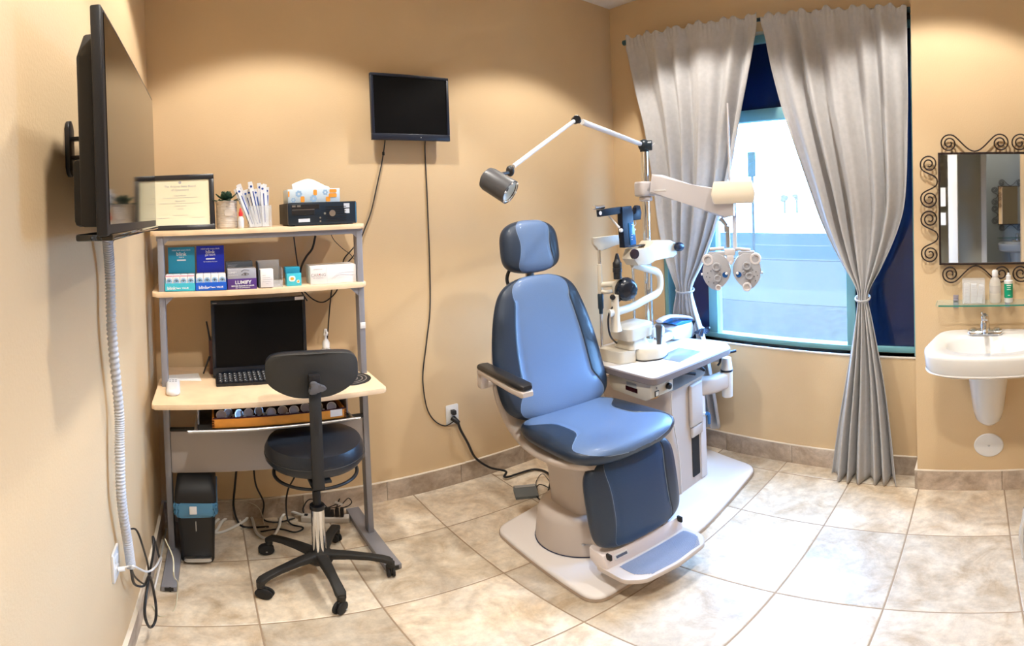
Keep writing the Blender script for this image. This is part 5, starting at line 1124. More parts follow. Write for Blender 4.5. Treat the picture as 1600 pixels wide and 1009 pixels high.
# applanation tonometer, navy
def slab(name, pts, y0, y1, m, bev=.002):
    bm = BM(); prism(bm, [(S(u, v).x, S(u, v).z) for u, v in pts], 1, y0, y1, bev); return obj(name, bm, m, t)
slab('tonometer_body', [(966, 317), (981, 315), (984, 326), (984, 340), (989, 372), (989, 380), (970, 382), (967, 340)], SY - .020, SY + .012, NAVYM)
slab('tonometer_arm', [(932, 321), (968, 316), (968, 327), (933, 332)], SY - .014, SY + .010, NAVYM)
slab('tonometer_side_arm', [(980, 329), (990, 328), (990, 318), (993, 314), (997, 315), (999, 326), (998, 337), (982, 339)], SY - .014, SY + .010, NAVYM, .003)
slab('graduated_face', [(976, 342), (984, 341), (988, 376), (979, 378)], SY - .0225, SY - .0195, BLUETOP, .0005)
bm = BM()
for v in (345, 361, 365, 369): q = S(980, v); box(bm, (q.x, SY - .0236, q.z), (q.x + .010, SY - .0225, q.z + .0022))
obj('graduation_marks', bm, WHITEP, t, smooth=False)
bm = BM(); lathe(bm, [(0, 0), (.0085, 0), (.0085, .002), (0, .002)], S(936, 326, SY - .014), (0, -1, 0), 20, cap=False); obj('end_disc', bm, WHITEP, t)
bm = BM(); cyl(bm, S(925, 317, SY - .02), S(941, 316, SY + .01), .0095, n=20); obj('chrome_weight', bm, CHROME, t)
bm = BM(); cyl(bm, S(949, 330, SY + .02), S(967, 350, SY - .02), .0035, .0055); lathe(bm, [(0, 0), (.0085, 0), (.0085, .01), (0, .012)], S(968, 354, SY - .022), (0, -1, .1), 16, cap=False); sphere(bm, S(991, 353), .0075, 1, 10); tube(bm, [S(992, 338), S(993, 344), S(990, 348)], .0025); obj('white_lever', bm, WHITEP, t)
bm = BM(); box(bm, S(985, 380, SY - .012), S(1006, 378, SY + .012), .001); obj('mount_plate', bm, BLACK, t)
# chin and forehead rest, on the patient side
CX = 1.862
def C_(u, v): return at(u, v, x=CX)
r1b, r1t = Vector((CX, -.598, Z0 + .05)), C_(933, 372); r1t.y = -.600
xR, yR = at(989, 440, y=-.600).x, -.600
bm = BM(); cyl(bm, r1b, (CX, -.600, C_(931, 385).z), .0075); cyl(bm, (xR, yR, Z0 + .0), (xR, yR, at(990, 374, y=-.6).z), .0075); obj('chrome_rod', bm, CHROME, t)
zt = C_(930, 368).z
bm = BM(); prism(bm, [(at(u, v, y=-.6).x, at(u, v, y=-.6).z) for u, v in ((923, 366), (960, 362), (992, 361), (993, 374), (985, 373), (960, 377), (938, 387), (932, 386), (924, 376))], 1, -.607, -.590, .003); obj('forehead_rest', bm, CREAM, t)
bm = BM(); zA, zB = C_(932, 408).z, C_(937, 456).z; lathe(bm, [(.010, 0), (.0125, .01), (.011, zA - zB)], (CX, -.600, zB), n=16); obj('rod_sleeve', bm, CREAM, t)
bm = BM(); zC = C_(938, 485).z; lathe(bm, [(.009, zC - .01), (.010, zC + .012), (.014, zC + .018), (.0145, zB - .004), (.012, zB)], (CX, -.600, 0), n=20); obj('height_grip', bm, mat('grip_navy', (0.012, 0.03, 0.05), 0.4), t)
bm = BM(); tube(bm, [Vector((CX, -.604, zB + .012)), Vector((CX + .02, -.64, zB + .010)), Vector((xR - .04, -.64, zB + .012)), Vector((xR, yR, zB + .012))], .009); box(bm, ((CX + xR) / 2 - .035, -.675, zB + .012), ((CX + xR) / 2 + .035, -.63, zB + .022), .004); obj('chin_rest', bm, CREAM, t)
cable([hc + Vector((-.01, -.02, -.03)), S(962, 471), S(951, 486), S(949, 505), S(953, 525), Vector((1.93, -.64, .865))], .0045, 'black cable looping from the slit lamp knob to its base', name='lamp_cable')

# the table stands a little clear of the chair back
OFF = Vector((.048, .040, -.020))
for o_ in [tab, slit] + [o for o in bpy.data.objects if o.name in ('control_cord', 'lamp_cable')]: o_.location += OFF

# ------------------------------------------------------------------ console deck things
t = thing('lensmeter_console', 'white-framed console with a glossy blue top on the stand deck behind the slit lamp', 'console', (2.38, -.66, .736))
def K(u, v, y=-.72): return at(u, v, y=y)
CYv = -.66
def Kp(L, y): return [(at(u, v, y=y).x, at(u, v, y=y).z) for u, v in L]
bm = BM(); prism(bm, Kp([(1050, 530), (1045, 515), (1058, 505), (1078, 500), (1100, 512), (1083, 530)], CYv), 1, CYv - .02, CYv + .13, .01); obj('console_body', bm, mat('pale_blue_plastic', (0.62, 0.70, 0.80), 0.35), t)
bm = BM(); prism(bm, Kp([(1050, 506), (1062, 501), (1078, 499.5), (1074, 503), (1056, 508)], CYv), 1, CYv - .021, CYv + .12, .001); obj('blue_window', bm, BLUETOP, t)
bm = BM(); prism(bm, Kp([(1076, 500), (1080, 500), (1088, 518), (1080, 530), (1063, 530), (1078, 525), (1083, 518)], CYv), 1, CYv - .024, CYv + .12, .001); obj('dark_side', bm, NAVYM, t)
bm = BM(); tube(bm, [K(1030, 502, CYv), K(1038, 497, CYv), K(1050, 494, CYv), K(1075, 496, CYv), K(1086, 504, CYv), K(1092, 516, CYv), K(1090, 526, CYv)], .014, flat=(1.5, .7)); obj('frame_band', bm, LILAC, t)
bm = BM(); prism(bm, rrect(.11, .035, .012, cx=at(1040, 527, y=-.69).x, cy=at(1040, 527, y=-.69).z), 1, -.70, -.675, .004); prism(bm, rrect(.09, .05, .012, cx=at(1028, 518, y=-.66).x, cy=at(1028, 518, y=-.66).z), 1, -.67, -.645, .004); obj('white_handle', bm, LILAC, t)
bm = BM(); lathe(bm, [(0, 0), (.012, 0), (.013, .01), (.008, .02), (0, .02)], at(1031, 524, y=-.69), (-.8, -.6, 0), 16, cap=False); obj('side_knob', bm, NAVYM, t)
bm = BM(); q = at(1096, 518, y=-.80)
for k in range(5): tube(bm, [q + Vector((-.03 + .01 * k, 0, -.012)), q + Vector((0, .01 * k, .015 - .006 * k)), q + Vector((.02 + .008 * k, -.01, .006 * (k - 2))), q + Vector((.045, -.02, .004 * k - .008))], .0045, n=8)
cyl(bm, q + Vector((-.01, 0, -.022)), q + Vector((.01, -.004, .016)), .013, .010); tag(obj('coiled_cable', bm, mat('cable_navy', (0.01, 0.02, 0.05), 0.35)), 'dark cable bundle and plug at the far corner of the console', 'cable')

# ------------------------------------------------------------------ overhead lamp arm
t = thing('examination_lamp', 'articulated white lamp arm with a black cylinder head above the chair', 'lamp', (PX, PYs, 1.795))
J = Vector((PX, PYs, 1.818)); E = at(900, 187, y=-.80); A_ = at(797, 264, y=-.93); Hb, Hf = at(768, 278, y=-.925), at(788, 296, y=-1.0)
bm = BM(); cyl(bm, (PX, PYs, 1.785), (PX, PYs, 1.80), .0225); sphere(bm, J, .032, 1, 12); d_ = Vector((.55, -.83, 0)); cyl(bm, J - d_ * .0, J + d_ * .040, .026, .026); obj('base_joint', bm, mat('joint_navy', (0.012, 0.025, 0.04), 0.35), t)
bm = BM(); q = J + d_ * .0405; box(bm, (-.018, -.001, -.002), (.018, .001, .002), M_ if False else 0); obj('joint_slot', bm, WHITEP, t, M=Matrix.Translation(q) @ Matrix.Rotation(radians(-33), 4, 'Z') @ Matrix.Rotation(radians(-40), 4, 'Y'))
bm = BM(); tube(bm, [J + (E - J) * .08, J + (E - J) * .4, J + (E - J) * .93], .0115, sub=4); obj('lower_arm', bm, WHITEP, t)
bm = BM(); tube(bm, [E + (A_ - E) * .04, E + (A_ - E) * .96], .0075, sub=2); obj('upper_arm', bm, WHITEP, t)
bm = BM(); cyl(bm, E + Vector((-.008, -.014, 0)), E + Vector((.008, .014, 0)), .016); cyl(bm, E, E + (J - E).normalized() * .024, .011); obj('elbow_joint', bm, BLACK, t)
bm = BM(); cyl(bm, A_ + (E - A_).normalized() * .008, A_, .0085); sphere(bm, A_ + Vector((0, 0, -.006)), .0135, 1.3, 10); cyl(bm, A_ + Vector((0, 0, -.01)), Hb.lerp(Hf, .45) + Vector((.01, 0, .026)), .0055); obj('head_joint', bm, BLACK, t)
hd = (Hf - Hb).normalized(); hd = Vector((.40, -.76, -.51)).normalized(); HC_ = at(777, 288, y=-.96)
bm = BM(); lathe(bm, [(0, -.050), (.022, -.050), (.034, -.042), (.037, -.030), (.038, .045), (.038, .050), (.034, .050), (.033, .036)], HC_, hd, 36); obj('lamp_head', bm, mat('dark_grey_lamp', (0.06, 0.06, 0.065), 0.4), t)
bm = BM(); lathe(bm, [(0, .034), (.020, .038), (.030, .043), (.033, .044)], HC_, hd, 32, cap=False); obj('lens', bm, mat('glow_tinted_lens', (0.72, 0.88, 1.0), 0.3, spec=.8), t)  # pale blue-white colour stands in for the faint glow of the lens
bm = BM(); a_, b_ = frame_of(hd)
for k in range(6): q = HC_ + (a_ * cos(k * pi / 3) + b_ * sin(k * pi / 3)) * .033 + hd * .050; sphere(bm, q, .004, 1, 6)
lathe(bm, [(.0305, .048), (.033, .050), (.0335, .047), (.0305, .048)], HC_, hd, 32, cap=False); obj('lens_clip', bm, WHITEP, t)

# ------------------------------------------------------------------ phoropter and its arm
PC = Vector((2.337, -1.025, 1.211)); ar = radians(61.3); PR_ = Vector((cos(ar), -sin(ar), 0)); PN = Vector((-sin(ar), -cos(ar), 0)); s_px = .00312
PM = Matrix(((PR_.x, -PN.x, 0, PC.x), (PR_.y, -PN.y, 0, PC.y), (0, 0, 1, PC.z), (0, 0, 0, 1)))      # local x right, y away from the viewer, z up
def pp(u, v, y=0): return Vector(((u - 1142) * s_px, y, (415 - v) * s_px))
t = thing('phoropter_arm', None, None, (PX, PYs, 1.58)); t.parent = stand; t.matrix_parent_inverse = WORLD[stand].inverted()
bm = BM(); lathe(bm, [(.026, 1.535), (.034, 1.54), (.034, 1.555), (.026, 1.56)], (PX, PYs, 0)); q = at(1003, 297, y=-.62)
box(bm, (PX - .06, PYs - .035, 1.56), (PX + .045, PYs + .03, 1.635), .012, 3); obj('clamp', bm, LILAC, t)
bm = BM(); cyl(bm, at(1004, 297, y=-.62) + Vector((0, -.036, 0)), at(1004, 297, y=-.62) + Vector((0, -.028, 0)), .009); obj('clamp_screw', bm, STEEL, t)
ax_ = (PC - Vector((PX, PYs, 0))); ax_.z = 0; LA = ax_.length; ax_.normalize(); AM = Matrix(((ax_.x, -ax_.y, 0, PX), (ax_.y, ax_.x, 0, PYs), (0, 0, 1, 0), (0, 0, 0, 1)))
bm = BM(); prism(bm, [(.03, 1.575), (.045, 1.668), (.09, 1.665), (.24, 1.612), (LA + .03, 1.575), (LA + .03, 1.455), (LA - .02, 1.445), (.20, 1.525)][::-1], 1, -.036, .036, .01); obj('arm_housing', bm, LILAC, t, M=AM, angle=30)
bm = BM(); box(bm, (.06, .0355, 1.60), (.10, .0372, 1.612)); box(bm, (.06, -.0372, 1.585), (.12, -.0358, 1.592)); obj('maker_plate', bm, WHITEP, t, M=AM, smooth=False)
cv = PM @ pp(1149, 301)
t = thing('cream_cover', 'cream box-shaped cover over the end of the phoropter arm', 'cover', cv)
bm = BM(); loft(bm, [[pp(1149 + x / s_px, v) + Vector((0, y, 0)) for x, y in rrect(w_, d_, .012, 4)] for v, w_, d_ in ((318, .188, .10), (314, .200, .115), (303, .212, .12), (288, .192, .11), (284, .184, .10))]); obj('cover_shell', bm, mat('cream_cover', (0.86, 0.77, 0.62), 0.5), t, M=PM)
bm = BM(); tube(bm, [pp(1143, 284), pp(1140, 281), pp(1143, 278), pp(1147, 281), pp(1146, 285)], .003, n=8); obj('hook', bm, STEEL, t, M=PM)
t = phor = thing('phoropter', 'pale grey phoropter with twin lens discs hanging before the window', 'phoropter', PC)
bm = BM(); cyl(bm, pp(1144, 161, .0), pp(1144, 284, .0), .0052, n=12); obj('reading_rod', bm, LILAC, t, M=PM)
bm = BM(); loft(bm, [[pp(1150, v) + Vector((x, y, 0)) for x, y in rrect(.020, .008, .003, 2)] for v in (300, 392)]); obj('hanging_strip', bm, mat('pale_lilac_strip', (0.66, 0.70, 0.80), 0.4), t, M=PM)
bm = BM(); cyl(bm, pp(1128, 340), pp(1138, 352), .012, .010); cyl(bm, pp(1138, 352), pp(1138, 362), .014); cyl(bm, pp(1139, 362), pp(1139, 386), .011); obj('hanger', bm, STEEL, t, M=PM)
bm = BM(); box(bm, pp(1133, 388, -.02), pp(1150, 398, .02), .005); box(bm, pp(1136, 396, -.02), pp(1148, 409, .012), .006); lathe(bm, [(0, 0), (.009, .0), (.009, .01), (0, .012)], pp(1143, 409, -.02), (0, -1, 0), 16, cap=False); obj('centre_block', bm, LILAC, t, M=PM)
bm = BM(); cyl(bm, pp(1110, 388), pp(1133, 387), .0085); cyl(bm, pp(1150, 388), pp(1174, 391), .0085); obj('top_tube', bm, LILAC, t, M=PM)
PB = mat('phoropter_shell', (0.34, 0.34, 0.365), 0.35)
for sg, cx in ((-1, 1120.5), (1, 1167.5)):
    P = []
    for k in range(40):
        a = 2 * pi * k / 40; rx, rz = 22 * s_px, 29 * s_px
        x = rx * cos(a); z = rz * sin(a); x += sg * -.22 * z * .0; 
        if z < 0: x = x * (1 - .35 * (z / rz) ** 2) - sg * -.10 * z * -1 * .8
        P.append((x, z))
    c_ = pp(cx, 423)
    bm = BM(); prism(bm, [(c_.x + x, c_.z + z) for x, z in P], 1, -.022, .018, .006); h_ = obj('lens_body', bm, PB, t, M=PM)
    bm = BM(); box(bm, pp(cx - 13, 392, -.018), pp(cx + 13, 403, .014), .004); obj('slide_block', bm, PB, t, M=PM)
    def dial(u, v, r, m=PB, dp=.012, y=-.022):
        bm = BM(); lathe(bm, [(r * .3, 0), (r, 0), (r, dp * .8), (r * .9, dp), (r * .62, dp), (r * .58, dp * .55), (0, dp * .55)], pp(u, v, y), (0, -1, 0), 28, cap=False); return obj('dial', bm, m, t, M=PM)
    o_ = lambda dx: cx + sg * dx
    dial(o_(13.5), 404, .029, LILAC, .018, -.006)
    dial(o_(0), 414.5, .0205)
    dial(o_(-1.5) if sg < 0 else 1171, 432.5 if sg < 0 else 430, .018)
    dial(o_(-2) if sg < 0 else 1167, 447, .015 if sg < 0 else .022, LILAC, .016)
    dial(o_(-5), 424, .007)
    bm = BM(); lathe(bm, [(0, 0), (.0135, 0), (.0135, .003), (.010, .003), (.009, .001), (0, .001)], pp(o_(-13), 427.5, -.022), (0, -1, 0), 24, cap=False); obj('aperture', bm, LENSB, t, M=PM)
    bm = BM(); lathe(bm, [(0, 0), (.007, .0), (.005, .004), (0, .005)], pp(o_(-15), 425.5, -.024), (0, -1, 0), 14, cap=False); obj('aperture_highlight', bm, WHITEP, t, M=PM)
    bm = BM()
    for dx, v in ((14, 424), (16, 430), (11, 431), (9, 421), (5, 440), (13, 438)): lathe(bm, [(0, 0), (.0028, 0), (.0028, .002), (0, .002)], pp(o_(dx), v, -.0222), (0, -1, 0), 8, cap=False)
    obj('marking_dot', bm, INK, t, M=PM)
    bm = BM(); cyl(bm, pp(o_(20), 427, 0), pp(o_(25), 427, 0), .006); obj('side_screw', bm, STEEL, t, M=PM)

# ================================================================== curtains
t = thing('curtain_rod', 'dark curtain rod with finial above the window', 'curtain rod', (2.56, -1.06, 2.5))
RL, RR = Vector((2.56, -.225, 2.545)), Vector((2.56, -1.872, 2.452))
bm = BM(); cyl(bm, RL, RR, .011); obj('rod', bm, mat('rod_dark_blue', (0.03, 0.05, 0.06), 0.4), t)
bm = BM(); cyl(bm, RL + Vector((0, .004, 0)), RL + Vector((0, .032, 0)), .018); cyl(bm, RR - Vector((0, -.002, 0)), RR + Vector((0, -.010, 0)), .016); obj('finial', bm, mat('finial_teal', (0.03, 0.08, 0.10), 0.3), t)
for y in (-.30, -1.855):
    z = RL.z + (RR.z - RL.z) * (y - RL.y) / (RR.y - RL.y); bm = BM(); cyl(bm, (2.56, y, z), (XW + .001, y, z + .012), .007); box(bm, (XW - .008, y - .012, z - .02), (XW, y + .012, z + .05), .003); obj('rod_bracket', bm, IRON, t)
def curtain(label, prof, folds, seed, tie, bottom_wave=.012, spread=None):
    """prof: (z, y_left, y_right, fold depth)"""
    random.seed(seed); ph = [random.uniform(0, 6.28) for _ in range(5)]
    sp_ = smooth_path([Vector((a[0], a[1], a[2])) for a in prof], 10); sd = smooth_path([Vector((a[3], 0, 0)) for a in prof], 10)
    t = thing('curtain', label, 'curtain', (2.55, (prof[0][1] + prof[0][2]) / 2, prof[0][0]), 'grey window curtains')
    NU = 150; rows = []
    for i, (p, dd) in enumerate(zip(sp_, sd)):
        row = []; z, yl, yr = p
        for k in range(NU + 1):
            u = k / NU; f = u + .035 * sin(2 * pi * u * 2 + ph[0]) * 1
            w1 = sin(2 * pi * folds * f + ph[1] + .5 * sin(z * 1.6 + ph[2] + 3 * u)); w2 = sin(2 * pi * folds * 2.3 * u + ph[3] + z * .5)
            env = .35 + .65 * abs(sin(pi * u * 1.5 + ph[4])) 
            near_top = max(0, (z - (prof[0][0] - .12)) / .12)
            x = 2.545 - dd.x * ((w1 * .8 + .2 * w1 * abs(w1)) * (.55 + .45 * env) + .12 * w2) - .003 * near_top * sin(u * 220)
            zz = z + (bottom_wave * sin(2 * pi * folds * f + 1) if i == len(sp_) - 1 else 0) + (.011 * sin(u * 75 + ph[1]) + .008 * sin(u * 31 + ph[2])) * (1 if i == 0 else .5 if i < 4 else 0)
            slope = (RL.z - RR.z) / (RL.y - RR.y)
            x -= .016 * near_top
            if z > 2.2: zz += ((yl + (yr - yl) * u) - (prof[0][1] + prof[0][2]) / 2) * slope * (z - 2.2) / (prof[0][0] - 2.2)
            row.append(Vector((min(x, 2.628), yl + (yr - yl) * u, zz)))
        rows.append(row)
    bm = BM(); V = [[bm.verts.new(v) for v in r_] for r_ in rows]
    for A, B in zip(V, V[1:]):
        for k in range(NU): bm.faces.new((A[k], A[k + 1], B[k + 1], B[k]))
    o = obj('cloth', bm, CURT, t, angle=180)
    md = o.modifiers.new('thickness', 'SOLIDIFY'); md.thickness = .0025
    bm = BM(); z, yl, yr = tie; yc = (yl + yr) / 2; hw = abs(yr - yl) / 2
    tube(bm, [(2.545 + .038 * cos(a), yc + (hw + .006) * sin(a), z + .01 * cos(a)) for a in [2 * pi * k / 20 for k in range(20)]], .0045, closed=True, sub=2, flat=(1, 1.4)); obj('tie_back', bm, CURT, t)
    return t
curtain('grey curtain on the left side of the window, tied low behind the phoropter', [(2.540, -.245, -1.112, .010), (2.50, -.245, -1.110, .010), (2.44, -.25, -1.105, .022), (2.2, -.31, -1.06, .030), (1.95, -.375, -1.0, .034), (1.65, -.425, -.93, .036), (1.4, -.455, -.845, .036), (1.2, -.50, -.75, .030), (1.08, -.545, -.675, .022), (1.02, -.560, -.658, .016), (.92, -.545, -.68, .024), (.75, -.52, -.735, .030), (.5, -.50, -.785, .030), (.20, -.48, -.825, .030)], 5, 4, (1.025, -.56, -.66))
curtain('grey curtain on the sink side of the window, tied and reaching the floor', [(2.486, -1.128, -1.868, .010), (2.450, -1.128, -1.868, .010), (2.40, -1.135, -1.868, .022), (2.2, -1.17, -1.868, .030), (1.95, -1.232, -1.866, .034), (1.56, -1.362, -1.850, .038), (1.38, -1.43, -1.81, .036), (1.2, -1.525, -1.728, .030), (1.10, -1.59, -1.672, .022), (1.04, -1.602, -1.656, .016), (.95, -1.59, -1.672, .024), (.80, -1.565, -1.70, .032), (.58, -1.526, -1.736, .038), (.3, -1.48, -1.765, .042), (.012, -1.445, -1.785, .046)], 5.5, 11, (1.043, -1.60, -1.658), .006)

# ================================================================== mirror, shelf, sink
def spiral_motif(bm, o, du, dn, L, r=.0034):
    "one scroll pair along du (unit vector), bulging towards dn; spirals at both ends, touching the frame in the middle"
    def half(sgn):
        P = []; c_ = Vector((.045, .042)); R = .041
        for k in range(44):
            q = k / 43; a = radians(60 + 700 - 700 * q); rr = .009 + (R - .009) * q; P.append(c_ + Vector((cos(a), sin(a))) * rr)
        end = P[-1]
        for k in range(1, 9):
            q = k / 8; p0, p1, p2, p3 = end, end + Vector((-.000, .020)) * 0 + Vector((.0, 0)), Vector((L / 2 - .035, .004)), Vector((L / 2, .0045)); P.append(end * (1 - q) ** 3 + (end + Vector((.026, -.015))) * 3 * q * (1 - q) ** 2 + p2 * 3 * q * q * (1 - q) + p3 * q ** 3)
        return P
    H_ = half(1)
    pts = H_ + [Vector((L - p.x, p.y)) for p in H_[::-1][1:]]
    tube(bm, [Vector(o) + du * p.x + dn * p.y for p in pts], r, n=8, rough=True)
def make_mirror(label, X, y0, y1, z0, z1, nx=-1):
    t = thing('scroll_mirror', label, 'mirror', (X, (y0 + y1) / 2, z0))
    xf_ = X + nx * .022
    bm = BM(); box(bm, (X + nx * .012, y0, z0), (X + nx * .020, y1, z1)); obj('mirror_glass', bm, MIRROR, t, smooth=False)
    bm = BM(); b_ = .006
    for a, c_ in (((y0 - b_, z0 - b_), (y1 + b_, z0 + .003)), ((y0 - b_, z1 - .003), (y1 + b_, z1 + b_)), ((y0 - b_, z0), (y0 + .003, z1)), ((y1 - .003, z0), (y1 + b_, z1))): box(bm, (X + nx * .008, a[0], a[1]), (X + nx * .028, c_[0], c_[1]), .001)
    box(bm, (X + nx * .001, y0 + .05, z1 - .05), (X + nx * .012, y0 + .08, z1 - .02)); box(bm, (X + nx * .001, y1 - .08, z1 - .05), (X + nx * .012, y1 - .05, z1 - .02)); obj('iron_frame', bm, IRON, t)
    H_ = z1 - z0; Wd = y1 - y0
    for (o, du, dn, L, n) in ((Vector((xf_, y1 + b_, z1)), Vector((0, 0, -1)), Vector((0, 1, 0)), H_, 2), (Vector((xf_, y0 - b_, z1)), Vector((0, 0, -1)), Vector((0, -1, 0)), H_, 2), (Vector((xf_, y1, z1 + b_)), Vector((0, -1, 0)), Vector((0, 0, 1)), Wd, max(2, round(Wd / .26))), (Vector((xf_, y1, z0 - b_)), Vector((0, -1, 0)), Vector((0, 0, -1)), Wd, max(2, round(Wd / .26)))):
        for k in range(n):
            bm = BM(); spiral_motif(bm, o + du * (L / n * k), du, dn, L / n); obj('iron_scroll', bm, IRON, t)
    return t
make_mirror('scroll-framed wall mirror above the glass shelf and sink', XS, -2.66, -2.012, 1.222, 1.722)
def make_shelf(label, X, y0, y1, z, nx=-1, items=True):
    t = thing('glass_shelf', label, 'shelf', (X, (y0 + y1) / 2, z))
    bm = BM(); prism(bm, rrect(abs(y1 - y0), .115, .012, 4, cx=(y0 + y1) / 2, cy=X + nx * .062), 2, z, z + .007) if False else loft(bm, [[Vector((y, x, zz)) for x, y in rrect(abs(y1 - y0), .115, .012, 4, cx=(y0 + y1) / 2, cy=X + nx * .064)] for zz in (z, z + .007)]); obj('glass_board', bm, SHELFG, t, angle=30)
    bm = BM(); box(bm, (X + nx * .1205, y0 + .012, z), (X + nx * .1225, y1 - .012, z + .007)); box(bm, (X + nx * .018, y1 - .0005, z), (X + nx * .110, y1 + .0008, z + .007)); obj('glass_edge', bm, EDGEG, t, smooth=False)
    for y in (y1 - .085, y1 - .325, ):
        bm = BM(); box(bm, (X + nx * .012, y - .012, z - .030), (X + nx * .0005, y + .012, z + .030), .002); box(bm, (X + nx * .035, y - .010, z - .006), (X + nx * .010, y + .010, z - .0005), .002); box(bm, (X + nx * .030, y - .010, z + .0075), (X + nx * .010, y + .010, z + .012), .002); obj('shelf_bracket', bm, mat('lilac_grey_metal', (0.35, 0.33, 0.40), 0.3, metal=.6), t)
    return t
SZ = 1.042
make_shelf('clear glass shelf between the scroll mirror and the sink', XS, -2.62, -1.995, SZ)
sx = XS - .065
def sh(u, v=470): return at(u, v, x=sx).y
t = thing('acrylic_box', 'clear acrylic box of white packets on the glass shelf', 'container', (sx, sh(1521), SZ + .007))
ya, yb = sh(1504), sh(1539); zt_ = at(1520, 436, x=sx).z
bm = BM()
for a, b in (((sx - .03, yb, SZ + .0075), (sx + .03, ya, SZ + .010)), ((sx - .03, yb, SZ + .010), (sx - .028, ya, zt_)), ((sx + .028, yb, SZ + .010), (sx + .03, ya, zt_)), ((sx - .028, yb, SZ + .010), (sx + .028, yb + .002, zt_)), ((sx - .028, ya - .002, SZ + .010), (sx + .028, ya, zt_))): box(bm, a, b)
obj('box_walls', bm, CLEAR, t, smooth=False)
for k, (yy, tl) in enumerate(((ya - .020, 0), (ya - .052, 0), (yb + .026, .18))):
    s_ = thing('lens_packet', ['white contact lens packet at the window end of the acrylic box', 'white contact lens packet in the middle of the acrylic box', 'tilted white contact lens packet in the acrylic box'][k], 'packet', (sx - .01, yy, SZ + .0105), 'white packets in the acrylic box')
    bm = BM(); box(bm, (-.012, -.0135 if k < 2 else -.011, .0005), (.012, .0135 if k < 2 else .011, .088 - .004 * k), .002); obj('packet_body', bm, CARD, s_, M=Matrix.Translation((sx - .01, yy, SZ + .0105)) @ Matrix.Rotation(tl * .8, 4, 'X'))
    bm = BM()
    for z in (.03, .045, .06, .07): box(bm, (-.0128, -.008, z), (-.0120, .008, z + .0012))
    obj('printed_line', bm, INKL, s_, M=Matrix.Translation((sx - .01, yy, SZ + .0105)) @ Matrix.Rotation(tl * .8, 4, 'X'), smooth=False)
yy = sh(1555)
t = thing('clear_pump_bottle', 'clear gel bottle with a white cap on the glass shelf', 'bottle', (sx, yy, SZ + .007)); c_ = Vector((sx, yy, SZ + .0072))
bm = BM(); lathe(bm, [(0, .0005), (.024, .0005), (.0265, .004), (.0265, .085), (.022, .105), (.012, .117), (.011, .124), (0, .124)], c_, n=28, cap=False); obj('bottle_body', bm, mat('clear_gel', (0.80, 0.77, 0.72), 0.1, alpha=.5), t)
bm = BM(); lathe(bm, [(.0125, .118), (.0135, .122), (.0145, .140), (.010, .148), (0, .150)], c_, n=20, cap=False); obj('cap', bm, WHITEP, t)
bm = BM(); lathe(bm, [(.0268, .045), (.0268, .080)], c_, n=28, cap=False); obj('faint_label', bm, mat('faint_label', (0.72, 0.70, 0.68), 0.5, alpha=.4), t)
yy = sh(1576)
t = thing('solution_bottle', 'white lens solution bottle with a green label on the glass shelf', 'bottle', (sx, yy, SZ + .007)); c_ = Vector((sx, yy, SZ + .0072))
bm = BM(); lathe(bm, [(0, .0005), (.018, .0005), (.020, .004), (.020, .092), (.0205, .094), (.0205, .100), (.011, .103), (.010, .104), (0, .104)], c_, n=28, cap=False); obj('bottle_body', bm, WHITEP, t)
bm = BM(); lathe(bm, [(.0118, .102), (.0118, .122), (.006, .126), (.005, .134), (0, .135)], c_, n=20, cap=False); obj('nozzle_cap', bm, WHITEP, t)
bm = BM(); lathe(bm, [(.0203, .022), (.0203, .086)], c_, n=28, cap=False); lb = obj('green_label', bm, GREENL, t)
bm = BM()
for z, w_ in ((.078, .020), (.069, .016), (.060, .018), (.034, .010)): box(bm, (-.0212, -w_ / 2, z), (-.0200, w_ / 2, z + (.004 if z > .07 else .002)))
obj('label_print', bm, WHITEINK, lb, M=Matrix.Translation(c_), smooth=False)

